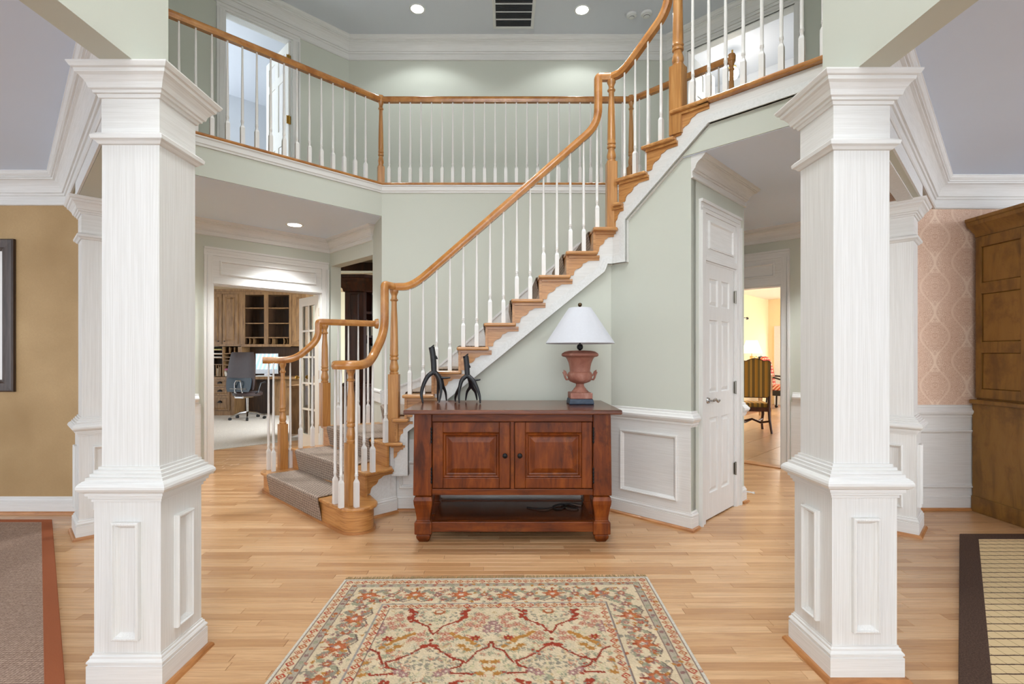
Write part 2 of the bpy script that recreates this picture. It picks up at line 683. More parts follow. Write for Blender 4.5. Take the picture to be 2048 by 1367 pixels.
# ------------------------------------------------------------------ floor: subfloor, strip planks
def build_floor():
    rnd = random.Random(5)
    base = MB().box(-8, 8, -3, 9.4, -.12, -.006).build('floor', SUBF)
    struct(base, 'honey oak strip floor running across foyer and side rooms', 'floor')
    W, G = .0572, .0013
    lens = [.34, .48, .62, .78, .95, 1.15]
    shared = {}

    def unit(l):
        if l not in shared:
            b = .0011
            vs = [(0, 0, -.006), (l, 0, -.006), (l, W - G, -.006), (0, W - G, -.006), (0, 0, -b), (l, 0, -b), (l, W - G, -b), (0, W - G, -b),
                  (b, b, 0), (l - b, b, 0), (l - b, W - G - b, 0), (b, W - G - b, 0)]
            fs = [(8, 9, 10, 11), (4, 5, 9, 8), (5, 6, 10, 9), (6, 7, 11, 10), (7, 4, 8, 11), (0, 1, 5, 4), (1, 2, 6, 5), (2, 3, 7, 6), (3, 0, 4, 7)]
            shared[l] = (vs, fs)
        return shared[l]
    meshes = {}
    V, Fc, att = [], [], []
    y = -.2
    count = 0
    while y < 9.0:
        x0, x1 = -6.6, 6.6
        if y > 4.2:
            x0 = max(x0, y - 10.95)
            x1 = min(x1, 8.95 - y)
        x = x0 - rnd.random() * .8
        while x < x1:
            l = rnd.choice(lens)
            yc = y + .03
            single = 1.98 < yc < 3.45 and x < yc * 1.04 + .02 and x + l > -yc * 1.03 - .02
            if single and count < 296:
                if l not in meshes:
                    vs, fs = unit(l)
                    me = bpy.data.meshes.new('floor_plank')
                    me.from_pydata(vs, [], fs)
                    me.materials.append(FLOORM)
                    meshes[l] = me
                put(meshes[l], 'floor_plank', base, (x, y, 0))
                count += 1
            else:
                vs, fs = unit(l)
                n = len(V)
                V += [(p[0] + x, p[1] + y, p[2]) for p in vs]
                Fc += [tuple(i + n for i in f) for f in fs]
                att += [rnd.random()] * len(fs)
            x += l + G
        y += W
    me = bpy.data.meshes.new('far_floor_planks')
    me.from_pydata(V, [], Fc)
    a = me.attributes.new('rnd', 'FLOAT', 'FACE')
    a.data.foreach_set('value', att)
    me.materials.append(FLOORM)
    o = bpy.data.objects.new('floor_planking', me)
    COL.objects.link(o)
    o.parent = base
    o['kind'] = 'stuff'
    return count


build_floor()

# ------------------------------------------------------------------ ceilings, upper floor slab
SLAB = [(-7, 9.4), (7, 9.4), (7, 4.35), (3.1, 4.35), (2.95, 3.72), (2.17, 2.93), (1.255, 3.845), (2.07, 4.66), (1.33, 5.38), (-1.33, 5.38), (-3.0, 3.71), (-3.1, 4.27), (-7, 4.27)]
SLAB_IN = [(-6.99, 9.39), (6.99, 9.39), (6.99, 4.36), (3.09, 4.36), (2.94, 3.73), (2.17, 2.945), (1.27, 3.845), (2.085, 4.66), (1.335, 5.395), (-1.335, 5.395), (-3.0, 3.73), (-3.09, 4.28), (-6.99, 4.28)]
struct(MB().prism(SLAB_IN, C1 - .003, C1).build('ceiling_hall', CEIL_H), 'pale grey ceiling over lower hall beneath balcony', 'ceiling')
struct(MB().prism(SLAB, C1, 3.125).build('floor_upper', SAGE), 'sage painted balcony edge and upper floor slab', 'floor')
struct(MB().prism([(-7, -3), (7, -3), (7, 9.4), (-7, 9.4)], C2, C2 + .05).build('ceiling_foyer', CEIL_F), 'grey ceiling high above two-storey foyer', 'ceiling')
struct(MB().prism([(-1.49, -3), (-1.49, 2.1), (-3.05, 3.7), (-3.05, 4.26), (-8, 4.26), (-8, -3)], C1, C1 + .05).build('ceiling_living', CEIL), 'grey ceiling of gold-walled room on left', 'ceiling')
struct(MB().prism([(1.44, -3), (8, -3), (8, 4.34), (3.05, 4.34), (3.05, 3.8), (1.44, 2.15)], C1, C1 + .05).build('ceiling_dining', CEIL), 'grey ceiling of wallpapered room on right', 'ceiling')

# ------------------------------------------------------------------ walls
wall('wall_stair_back', (-1.33, 5.38), (1.33, 5.38), 0, C1, .12, SAGE, 'sage wall behind main stair flight below balcony')
wall('wall_stair_outer', (1.33, 5.38), (2.07, 4.66), 0, C1, .12, SAGE, 'angled sage wall behind top stair flight')
wall('wall_library_end', (-1.53, 5.79), (-1.33, 5.38), 0, C1, .1, SAGE, 'narrow sage wall end beside library opening')
wall('wall_library', (-2.295, 6.555), (-1.52, 5.78), 0, C1, .14, SAGE, 'angled sage wall holding the library opening', [(.02, 1.07, 0, 2.47)])
wall('wall_office', (-4.75, 4.10), (-2.295, 6.555), 0, C1, .14, SAGE, 'angled sage wall holding office double doorway', [(2.105, 3.355, 0, 2.12)])
wall('wall_living', (-8, 4.17), (-3.2, 4.17), 0, C1, .1, GOLD, 'sponged gold plaster wall of left room')
wall('wall_dining', (2.95, 4.27), (8, 4.27), 0, C1, .08, DAMASK, 'pink-tan damask papered wall of right room')
wall('wall_hall_right', (1.9, 7.1), (4.68, 4.32), 0, C1, .14, SAGE, 'angled sage wall holding breakfast room doorway', [(.566, 1.82, 0, 2.14)])
wall('wall_closet', (1.387, 3.761), (2.136, 4.51), 0, C1, .12, SAGE, 'angled sage wall holding white closet door', [(.2203, .8503, 0, 2.055)])
wall('wall_upper_left', (-4.3, 4.55), (-2.11, 6.74), F2 - .03, C2, .12, SAGE, 'upstairs angled sage wall left with open doorway', [(1.592, 2.348, F2 - .03, 5.2)])
wall('wall_upper_back', (-2.11, 6.74), (2.16, 6.74), F2 - .03, C2, .12, SAGE, 'upstairs sage back wall behind balcony railing')
wall('wall_upper_right', (2.16, 6.74), (4.4, 4.5), F2 - .03, C2, .12, SAGE, 'upstairs angled sage wall right with wide doorway', [(.284, 1.54, F2 - .03, 5.26)])
wall('wall_bedroom', (-6.6, 6.0), (-3.4, 9.2), F2 - .03, C2, .1, ROOMW, 'cool white bedroom wall beyond upstairs left door')
wall('wall_bedroom_side', (-3.4, 9.2), (-2.0, 7.8), F2 - .03, C2, .1, ROOMW, 'cool white side wall inside upstairs left bedroom')
wall('wall_upper_room', (2.6, 8.6), (6.4, 4.8), F2 - .03, C2, .1, ROOMW, 'white wall of room beyond upstairs right doorway')
# wall under the main flight (slanted top) and under the upper flight
mb = MB().oprism(frame((0, 4.25, 0), (1, 0, 0), (0, -1, 0)), [(-.95, 0), (.89, 0), (.89, 2.24), (-.95, .60)], -.08, 0)
struct(mb.build('wall_under_stair', SAGE), 'sage triangular wall under main stair flight', 'wall')
W45 = frame((1.383, 3.757, 0), (R2, -R2, 0), (-R2, -R2, 0))
mb = MB().oprism(W45, [(-.697, 0), (0, 0), (0, 2.9), (-.12, 2.96), (-.697, 2.24)], -.08, 0)
struct(mb.build('wall_under_landing', SAGE), 'angled sage wall right of chest under top flight', 'wall')
# entry walls over the colonnade
struct(MB().box(-1.548, -1.425, -3, 2.12, 2.435, C2).build('wall_entry_left', SAGE), 'sage wall carried above the left column', 'wall')
struct(MB().box(1.38, 1.502, -3, 2.19, 2.435, C2).build('wall_entry_right', SAGE), 'sage wall carried above the right column', 'wall')


def hdr(name, a, b, label, z1=C2, z0=2.435):
    a, b = V2(a), V2(b)
    U = (b - a).normalized()
    nn = Vector((U.y, -U.x, 0)) * .0615
    q = [a + nn, b + nn, b - nn, a - nn]
    struct(MB().prism([(p.x, p.y) for p in q], z0, z1).build(name, SAGE), label, 'wall')


hdr('wall_angled_left', (-1.487, 2.105), (-3.05, 3.668), 'angled sage wall from left column over living room opening')
hdr('wall_angled_right', (1.441, 2.165), (2.98, 3.704), 'angled sage wall from right column over dining room opening')
hdr('wall_angled_left_upper', (-3.05, 3.668), (-4.2, 4.818), 'upstairs end of angled sage wall on left', z0=2.62)
hdr('wall_angled_right_upper', (2.98, 3.704), (4.2, 4.924), 'upstairs end of angled sage wall on right', z0=2.62)

# office and library and breakfast shells
struct(MB().box(-9.2, -1.9, 11.55, 11.65, 0, C1).build('wall_office_back', CREAM), 'cream back wall of home office behind cabinets', 'wall')
struct(MB().prism([(-5.15, 5.85), (-2.35, 8.65), (-2.35, 11.6), (-9.2, 11.6), (-9.2, 5.85)], -.02, .006).build('floor_office_carpet', OFFCARP), 'pale cut-pile carpet covering the office floor', 'carpet')
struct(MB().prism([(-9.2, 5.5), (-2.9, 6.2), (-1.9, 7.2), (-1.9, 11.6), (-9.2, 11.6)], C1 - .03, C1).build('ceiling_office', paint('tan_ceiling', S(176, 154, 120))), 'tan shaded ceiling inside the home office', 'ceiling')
wall('wall_library_far', (-2.35, 9.1), (.6, 9.1), 0, C1, .1, CREAM, 'cream wall deep inside the dark library')
wall('wall_breakfast_left', (2.4, 8.9), (7.1, 13.6), 0, C1 + .1, .1, YELLOWW, 'yellow sponged left wall of sunny breakfast room')
wall('wall_breakfast_far', (7.1, 13.6), (12.5, 8.2), 0, C1 + .1, .1, YELLOWW, 'yellow sponged far wall of sunny breakfast room')
struct(MB().prism([(2.2, 6.9), (4.7, 4.4), (12.5, 8.0), (7.1, 13.8), (2.3, 9.1)], C1 + .02, C1 + .06).build('ceiling_breakfast', paint('bright_white_ceiling', S(240, 236, 228))), 'bright white ceiling of breakfast room', 'ceiling')


def tiles():
    base = MB().prism([(2.3, 6.78), (4.75, 4.33), (12.6, 8.1), (7.1, 13.7), (2.2, 8.8)], -.05, -.001).build('floor_breakfast', GROUT)
    struct(base, 'tan ceramic tile floor of the breakfast room', 'floor')
    T = .44
    me = mesh_only(MB().box(0, T - .006, 0, T - .006, -.01, .004), 'floor_tile', TILE)
    o, U, Vv = Vector((3.2, 5.86, 0)), Vector((R2, R2, 0)), Vector((-R2, R2, 0))
    for i in range(0, 17):
        for j in range(-4, 5):
            p = o + U * (i * T) + Vv * (j * T)
            c = p + U * T / 2 + Vv * T / 2
            if c.x + c.y > 9.2 and 1390 < 1012 + 1005 * c.x / c.y < 1640:
                put(me, 'floor_tile', base, p, math.pi / 4)


tiles()

# ------------------------------------------------------------------ mouldings
def crown(h, pr, z):
    k = [(0, -1), (.10, -1), (.15, -.97), (.15, -.93), (.10, -.92), (.10, -.70), (.17, -.69), (.20, -.65), (.20, -.62), (.28, -.61), (.30, -.58), (.33, -.50), (.40, -.41), (.50, -.33), (.62, -.27), (.74, -.24), (.74, -.20), (.82, -.19), (.82, -.15), (.88, -.13), (.95, -.08), (.97, -.04), (1, -.03), (1, 0), (0, 0)]
    return [(o * pr, z + d * h) for o, d in k]


BIG = crown(.25, .13, C1)
MID = crown(.165, .11, C1)
UPC = crown(.27, .14, C2)
BASE = [(0, 0), (.018, 0), (.018, .096), (.014, .098), (.014, .103), (.018, .105), (.018, .112), (.010, .122), (.010, .130), (.004, .134), (.004, .14), (0, .14)]
SHOEP = [(.018, 0), (.038, 0), (.036, .010), (.028, .019), (.018, .021)]
RAIL = [(0, .77), (.010, .77), (.012, .784), (.018, .787), (.018, .802), (.030, .812), (.038, .828), (.038, .842), (.028, .852), (.020, .866), (.012, .870), (.010, .885), (0, .89)]

trim(MB().mould([(-8, 4.17), (-3.64, 4.17), (-1.548, 2.075), (-1.548, -3)], BIG), T_H, 'deep white crown moulding around gold-walled left room', True, 'crown moulding')
trim(MB().mould([(1.502, -3), (1.502, 2.14), (3.63, 4.27), (8, 4.27)], BIG), T_H, 'deep white crown moulding around papered right room', True, 'crown moulding')
trim(MB().mould([(-4.75, 4.10), (-2.295, 6.555), (-1.55, 5.81), (-1.47, 5.89)], MID), T_H, 'white crown moulding over office doorway and library opening', True, 'crown moulding')
trim(MB().mould([(1.383, 3.757), (2.136, 4.51), (2.05, 4.596)], MID), T_H, 'white crown moulding over closet door', True, 'crown moulding')
trim(MB().mould([(1.9, 7.1), (4.68, 4.32)], MID), T_H, 'white crown moulding over breakfast room doorway', True, 'crown moulding')
trim(MB().mould([(-4.3, 4.55), (-2.11, 6.74), (2.16, 6.74), (4.4, 4.5)], UPC), T_H, 'built-up white crown moulding around upstairs hall', True, 'crown moulding')
FRZ = [(0, 2.436), (.012, 2.436), (.012, 2.47), (.008, 2.475), (.008, 2.56), (0, 2.56)]
trim(MB().mould([(-3.10, 3.629), (-1.548, 2.075)], FRZ), T_N, 'white frieze board over gold room opening', False, 'frieze')
trim(MB().mould([(1.502, 2.14), (3.04, 3.679)], FRZ), T_N, 'white frieze board over papered room opening', False, 'frieze')
trim(MB().mould([(-1.487 + .045, 2.105 + .045), (-3.0 + .045, 3.62 + .045)], [(0, 2.425), (.09, 2.425), (.09, 2.434), (0, 2.434)]), T_N, 'white soffit board over gold room opening', False, 'soffit')
trim(MB().mould([(2.97 - .045, 3.69 + .045), (1.441 - .045, 2.165 + .045)][::-1], [(0, 2.425), (.09, 2.425), (.09, 2.434), (0, 2.434)]), T_N, 'white soffit board over papered room opening', False, 'soffit')


def baseboard(side, path, label, n=None):
    o = MB().mould(path, BASE).build('baseboard_' + side, T_H, None, True)
    struct(o, label, 'baseboard')
    s = MB().mould(path, SHOEP).build('shoe_moulding', SHOE, o, True)
    return o


baseboard('living', [(-8, 4.17), (-3.2, 4.17)], 'white baseboard under gold plaster wall')
baseboard('dining', [(2.95, 4.27), (8, 4.27)], 'white baseboard under damask papered wall')
baseboard('under_stair', [(-.93, 4.25), (.89, 4.25), (1.383, 3.757), (1.383 + .065, 3.757 + .065)], 'white baseboard behind chest and around closet corner')
baseboard('closet_end', [(2.136 - .06, 4.51 - .06), (2.136, 4.51), (2.05, 4.596)], 'short white baseboard at hall end of closet wall')
baseboard('office', [(-4.75, 4.10), (-3.36, 5.49)], 'white baseboard left of office doorway')
baseboard('hall_right', [(3.27, 5.73), (4.68, 4.32)], 'white baseboard right of breakfast room doorway')
trim(MB().mould([(.30, 4.25), (.89, 4.25), (1.383, 3.757), (1.383 + .065, 3.757 + .065)], RAIL), T_H, 'white chair rail behind lamp wrapping closet corner', True, 'chair rail')
trim(MB().mould([(2.136 - .06, 4.51 - .06), (2.136, 4.51), (2.05, 4.596)], RAIL), T_H, 'short white chair rail right of closet door', True, 'chair rail')
trim(MB().mould([(3.27, 5.73), (4.68, 4.32)], RAIL), T_H, 'white chair rail right of breakfast room doorway', True, 'chair rail')
trim(MB().mould([(-4.75, 4.10), (-3.36, 5.49)], RAIL), T_H, 'white chair rail left of office doorway', True, 'chair rail')
trim(MB().mould([(2.95, 4.27), (8, 4.27)], RAIL), T_H, 'white chair rail under damask wallpaper', True, 'chair rail')

PFR = [(0, 0), (0, .016), (.005, .022), (.013, .022), (.017, .014), (.021, .013), (.030, .003), (.032, 0)]


def wains(F, u0, u1, label, frames, z0=.13, z1=.78):
    o = trim(MB().obox(F, u0, u1, z0, z1, -.002, .008), T_H, label, False, 'wainscot')
    F2_ = (F[0] + F[3] * .008, F[1], F[2], F[3])
    for (a, b, c, d) in frames:
        MB().rings(F2_, a, b, c, d, PFR, False).build('panel_moulding', T_H, o)
    return o


wains(W45, -.697, 0, 'white panelled wainscot below chair rail right of chest', [(-.60, -.10, .20, .70)])
FB = frame((0, 4.25, 0), (1, 0, 0), (0, -1, 0))
wains(FB, -.95, .89, 'white panelled wainscot behind the wooden chest', [(-.90, -.2, .19, .42), (.0, .84, .2, .7)], z1=.60)
wains(frame((0, 4.27, 0), (1, 0, 0), (0, -1, 0)), 2.95, 8, 'white panelled wainscot under damask wallpaper', [(3.32, 4.3, .19, .68)])
FHR = wframe((1.9, 7.1), (4.68, 4.32))
wains(FHR, 1.92, 3.93, 'white wainscot right of breakfast room doorway', [(2.1, 3.0, .2, .7)])
FOF = wframe((-4.75, 4.10), (-2.295, 6.555))
wains(FOF, 0, 1.99, 'white wainscot left of office doorway', [(1.0, 1.85, .2, .7)])


# ------------------------------------------------------------------ door casings with transom panels
def casing(F, s0, s1, zh, zt, z0, label, transom=True, jamb=.14, w=.09):
    mb = MB()
    for a, b, o in ((s0 - w, s0, -1), (s1, s1 + w, 1)):
        mb.obox(F, a, b, z0, zt, 0, .016)
        e0, e1 = (a, a + .022) if o < 0 else (b - .022, b)
        mb.obox(F, e0, e1, z0, zt, .016, .030)
        m0, m1 = (a + .030, a + .040) if o < 0 else (b - .040, b - .030)
        mb.obox(F, m0, m1, z0, zt, .016, .021)
    o = trim(mb, T_V, label, False, 'door casing')
    mb = MB()
    mb.obox(F, s0 - w, s1 + w, zt, zt + w, 0, .016)
    mb.obox(F, s0 - w, s1 + w, zt + w - .022, zt + w, .016, .030)
    mb.obox(F, s0 - w + .03, s1 + w - .03, zt + .03, zt + .04, .016, .021)
    mb.build('head_casing', T_H, o)
    if transom:
        mb = MB()
        mb.obox(F, s0, s1, zh, zt, -.02, .004)
        mb.obox(F, s0, s1, zh, zh + .05, .004, .018)
        mb.build('transom_board', T_H, o)
        Ft = (F[0] + F[3] * .004, F[1], F[2], F[3])
        MB().rings(Ft, s0 + .07, s1 - .07, zh + .10, zt - .05, [(0, 0), (0, .014), (.012, .016), (.022, .004), (.03, .003)], True).build('transom_panel', T_H, o)
    mb = MB()
    for a, b in ((s0, s0 + .012), (s1 - .012, s1)):
        mb.obox(F, a, b, z0, zh, -jamb, .0)
    mb.obox(F, s0, s1, zh - .012, zh, -jamb, 0)
    mb.build('jamb', T_V, o)
    return o


casing(FOF, 2.105, 3.355, 2.11, 2.42, 0, 'white casing and panelled transom of office doorway')
casing(FHR, .566, 1.82, 2.13, 2.44, 0, 'white casing and panelled transom of breakfast doorway')
FCL = wframe((1.383, 3.757), (2.136, 4.51))
casing(FCL, .226, .856, 2.05, 2.42, 0, 'white casing and panelled transom of closet door', jamb=.12)
FUL = wframe((-4.3, 4.55), (-2.11, 6.74))
casing(FUL, 1.592, 2.348, 5.2, 5.2, F2, 'white casing of open upstairs door left', False, .12)
FUR = wframe((2.16, 6.74), (4.4, 4.5))
casing(FUR, .284, 1.54, 5.26, 5.26, F2, 'white casing of wide upstairs doorway right', False, .12)
struct(MB().obox(FHR, .566, 1.82, 0, .012, -.14, .02).build('threshold_strip', SHOE), 'oak threshold strip at breakfast room doorway', 'threshold')


# ------------------------------------------------------------------ panelled doors
def fr_boxes(mb, F, w, h, us, vs, n0, n1):
    """frame of stiles/rails leaving rectangular fields us x vs"""
    u_edges = [0] + [x for u in us for x in u] + [w]
    for a, b in zip(u_edges[::2], u_edges[1::2]):
        mb.obox(F, a, b, 0, h, n0, n1)
    v_edges = [0] + [x for v in vs for x in v] + [h]
    for a, b in zip(v_edges[::2], v_edges[1::2]):
        for (u0, u1) in us:
            mb.obox(F, u0, u1, a, b, n0, n1)


RAISED = [(0, 0), (.004, -.012), (.012, -.014), (.036, -.003), (.040, -.002)]


def lever(parent, p, U, Nn):
    F = frame(p, U, Nn)
    mb = MB()
    O, Uu, Vv, NN = F
    mb.tube([O, O + NN * .012], [.026, .022], 16)
    mb.tube([O + NN * .012, O + NN * .05], .008, 10)
    pts = [O + NN * .05 + Uu * (t * .11) + Vv * (.012 * math.sin(t * 6.5)) for t in [i / 10 for i in range(11)]]
    mb.tube(pts, [.010, .010, .009, .010, .011, .010, .009, .009, .009, .010, .007], 10)
    return mb.build('door_handle', CHROME, parent, True)


def hinge(parent, p, U, Nn, mat, h=.1):
    F = frame(p, U, Nn)
    mb = MB().obox(F, -.026, .026, -h / 2, h / 2, 0, .003)
    mb.tube([F[0] + F[3] * .008 + F[2] * (-h / 2 - .006), F[0] + F[3] * .008 + F[2] * (h / 2 + .006)], .0065, 8)
    return mb.build('hinge', mat, parent, True)


Fd = (FCL[0] + FCL[1] * .24 + Vector((0, 0, .012)) + FCL[3] * -.005, FCL[1], FCL[2], FCL[3])
mb = MB()
us = [(.10, .265), (.335, .50)]
vs = [(.20, .80), (1.0, 1.58), (1.69, 1.91)]
fr_boxes(mb, Fd, .60, 2.03, us, vs, -.035, 0)
door1 = mb.build('door_1', T_V, None)
struct(door1, 'white six-panel closet door with chrome lever handle', 'door')
for (a, b) in us:
    for (c, d) in vs:
        MB().rings(Fd, a, b, c, d, RAISED).build('door_panel', T_V, door1)
lever(door1, Fd[0] + Fd[1] * .065 + Vector((0, 0, .94)), Fd[1], Fd[3])
for z in (.32, 1.02, 1.80):
    hinge(door1, Fd[0] + Fd[1] * .612 + Vector((0, 0, z)) + Fd[3] * .004, Fd[1], Fd[3], PEWTER)
# white spring door stop on the baseboard end
ds = thing('door_stop', 'small white spring door stop on baseboard by closet', 'door stop', (2.165, 4.53, .09))
mb = MB()
dd = Vector((R2, -R2, 0))
p = Vector((2.14, 4.52, .09))
mb.tube([p, p + dd * .012], .012, 10)
mb.tube([p + dd * .012, p + dd * .075], .006, 8)
mb.tube([p + dd * .075, p + dd * .09], .010, 8)
mb.build('spring_rod', PLAST, ds, True)

# french door of the office, open at a right angle
GLASS, ntg, bsg = newmat('clear_pane_glass')
bsg.inputs['Base Color'].default_value = (.9, .96, 1, 1)
bsg.inputs['Roughness'].default_value = .03
bsg.inputs['Transmission Weight'].default_value = 1.0
bsg.inputs['IOR'].default_value = 1.1
f_ = noise(ntg, coords(ntg), 2, 2)
L(ntg, ramp(ntg, f_, [(0, (.86, .93, .98, 1)), (1, (.94, .98, 1, 1))]), bsg.inputs['Base Color'])
hp = Vector((-2.415, 6.52, .01))
Ff = frame(hp, (-R2, R2, 0), (-R2, -R2, 0))
us = [(.11, .285), (.315, .49)]
vs = [(.24 + i * .35, .24 + i * .35 + .325) for i in range(5)]
mb = MB()
fr_boxes(mb, Ff, .60, 2.08, us, vs, -.02, .02)
door2 = mb.build('door_2', plain('door_cream_gloss', S(222, 212, 192), .35, var=.02), None)
struct(door2, 'open cream french door with glass panes into office', 'door')
for (a, b) in us:
    for (c, d) in vs:
        MB().obox(Ff, a, b, c, d, -.003, .003).build('pane', GLASS, door2)
for sg in (-1, 1):
    q = Ff[0] + Ff[1] * .55 + Vector((0, 0, 1.0))
    mb = MB().tube([q + Ff[3] * (.02 * sg), q + Ff[3] * (.06 * sg)], .012, 10)
    mb.tube([q + Ff[3] * (.055 * sg), q + Ff[3] * (.065 * sg), q + Ff[3] * (.085 * sg), q + Ff[3] * (.095 * sg)], [.015, .027, .027, .012], 12)
    mb.build('door_knob', BRASS, door2, True)
for z in (.35, 1.05, 1.86):
    hinge(door2, Ff[0] + Vector((.018, .0, z)) + Ff[3] * .02, Ff[1], Ff[3], BRASS)

# upstairs left door leaf, opened into the bedroom
q0 = FUL[0] + FUL[1] * 2.33 - FUL[3] * .03
Fu = frame((q0.x, q0.y, F2 + .01), -FUL[3], -FUL[1])
mb = MB()
us, vs = [(.11, .33), (.43, .65)], [(.2, .8), (1.0, 1.6), (1.7, 1.92)]
fr_boxes(mb, Fu, .74, 2.02, us, vs, -.018, .018)
door3 = mb.build('door_3', plain('door_white', S(224, 222, 214), .4, var=.02), None)
struct(door3, 'white panelled door standing open upstairs left', 'door')
for (a, b) in us:
    for (c, d) in vs:
        MB().obox(Fu, a, b, c, d, -.008, .008).build('door_panel', T_V, door3)
for z in (.35, 1.05, 1.8):
    hinge(door3, Fu[0] + Vector((0, 0, z)) + Fu[3] * .0 - FUL[1] * .022 + FUL[3] * .012, FUL[1], FUL[3], BRASS)
# upstairs right: panelled leaf folded open inside
q0 = FUR[0] + FUR[1] * .30 - FUR[3] * .13
Fu = frame((q0.x, q0.y, F2 + .01), -FUR[3], FUR[1])
mb = MB()
us, vs = [(.09, .28), (.36, .55)], [(.2, .8), (1.0, 1.6), (1.7, 1.92)]
fr_boxes(mb, Fu, .64, 2.05, us, vs, -.018, .018)
door4 = mb.build('door_4', plain('door_white_cool', S(220, 222, 222), .4, var=.02), None)
struct(door4, 'white panelled door standing open upstairs right', 'door')
for (a, b) in us:
    for (c, d) in vs:
        MB().obox(Fu, a, b, c, d, -.008, .008).build('door_panel', T_V, door4)
hinge(door4, Fu[0] + Vector((0, 0, 1.0)) + Fu[3] * .02, FUR[1], FUR[3], BRASS)


# ------------------------------------------------------------------ columns
def sq(h, k=None):
    k = h if k is None else k
    return [(-h, -k), (h, -k), (h, k), (-h, k)]


def column(name, label, loc, rotz):
    t = thing(name, label, 'column', (loc[0], loc[1], 0), rotz)
    B = lambda mb, nm, mt, sm=False, par=None: mb.build(nm, mt, par or t, sm, world=False, angle=16)
    hp_, hs = .131, .114
    ped = B(MB().box(-hp_, hp_, -hp_, hp_, 0, .79), 'pedestal', T_V)
    B(MB().mould(sq(hp_), BASE, True), 'base_moulding', T_H, True)
    B(MB().mould(sq(hp_), SHOEP, True), 'shoe_moulding', SHOE, True)
    cap = [(-.03, .735), (.006, .735), (.006, .747), (.013, .748), (.013, .759), (.021, .760), (.021, .771), (.034, .778), (.041, .789), (.041, .798), (.036, .808), (.026, .817), (.020, .819), (.020, .830), (.010, .832), (.010, .843), (.001, .845), (.001, .856), (-.009, .858), (-.009, .868), (-.03, .868)]
    B(MB().mould(sq(hp_), cap, True), 'pedestal_cap', T_H, True)
    B(MB().box(-hs, hs, -hs, hs, .80, 2.16), 'shaft', T_V)
    B(MB().box(-hs - .001, hs + .001, -hs - .001, hs + .001, 2.16, 2.40), 'frieze', T_H)
    B(MB().mould(sq(hs), [(0, 2.140), (.008, 2.142), (.016, 2.152), (.026, 2.158), (.028, 2.172), (.018, 2.182), (.004, 2.186), (0, 2.188)], True), 'necking', T_H, True)
    capi = [(0, 2.322), (.008, 2.324), (.012, 2.336), (.020, 2.338), (.022, 2.348), (.030, 2.352), (.036, 2.372), (.050, 2.392), (.060, 2.400), (.062, 2.412), (.070, 2.416), (.078, 2.430), (.078, 2.435), (-.06, 2.435), (-.06, 2.322)]
    cp = B(MB().mould(sq(hs), capi, True), 'capital', T_H, True)
    B(MB().box(-hs, hs, -hs, hs, 2.39, 2.434), 'capital_block', T_H)
    for k in range(4):
        a = k * math.pi / 2
        nn = Vector((math.sin(a), -math.cos(a), 0))
        U = Vector((math.cos(a), math.sin(a), 0))
        F = (nn * hp_, U, Vector((0, 0, 1)), nn)
        B(MB().rings(F, -.053, .053, .195, .655, [(0, 0), (0, .017), (.004, .021), (.009, .021), (.012, .013), (.015, .012), (.022, .004), (.026, 0)], False), 'panel_moulding', T_V, False, ped)
    return t


column('square_column', 'white panelled square column nearest, left of patterned rug', (-1.487, 2.105), 0)
column('square_column', 'white panelled square column nearest, right of patterned rug', (1.446, 2.158), 0)
column('square_column', 'angled white column at far end of gold room opening', (-2.945 - .09, 3.665 + .09), math.pi / 4)
column('square_column', 'angled white column beside damask wallpaper and brown hutch', (2.87 + .09, 3.72 + .09), -math.pi / 4)


# ------------------------------------------------------------------ ceiling fittings
def downlight(label, x, y, z, power, blend=.6, size=1.9):
    t = thing('recessed_light', label, 'ceiling light', (x, y, z))
    MB().mould([(.085 * math.cos(a), .085 * math.sin(a)) for a in [i * math.pi / 12 for i in range(24)]], [(-.012, -.001), (.012, -.001), (.010, -.008), (-.008, -.006)], True).build('trim_ring', PLAST, t, True, world=False)
    MB().lathe([(.076, -.0045), (.076, -.002)], 24).build('lens', LAMP_ON, t, world=False)
    d = bpy.data.lights.new('downlight_beam', 'SPOT')
    d.energy, d.spot_size, d.spot_blend, d.shadow_soft_size, d.color = power, size, blend, .09, (.93, .97, 1.0)
    lo = bpy.data.objects.new('downlight_beam', d)
    COL.objects.link(lo)
    lo.parent = t
    lo.location = (0, 0, -.02)
    return t


downlight('lit recessed ceiling light left of foyer air vent', -1.08, 6.12, C2, 26, .3, 2.35)
downlight('lit recessed ceiling light right of foyer air vent', .93, 6.14, C2, 26, .3, 2.35)
downlight('lit recessed ceiling light in hall outside office', -2.41, 5.73, C1, 150)
for nm, x, y in (('left of foyer centre above stairs', -1.08, 3.9), ('right of foyer centre above stairs', .93, 3.9)):
    downlight('unseen added downlight ' + nm, x, y, C2, 200, .9, 1.35)  # added out of view to lift the floor and lower foyer
downlight('unseen added downlight in hall behind right column', 3.35, 4.78, C1, 150)  # hidden fitting added to brighten the right hall
downlight('unseen added downlight in hall behind left column', -3.55, 4.70, C1, 90)  # another hidden fitting, added to brighten the left hall

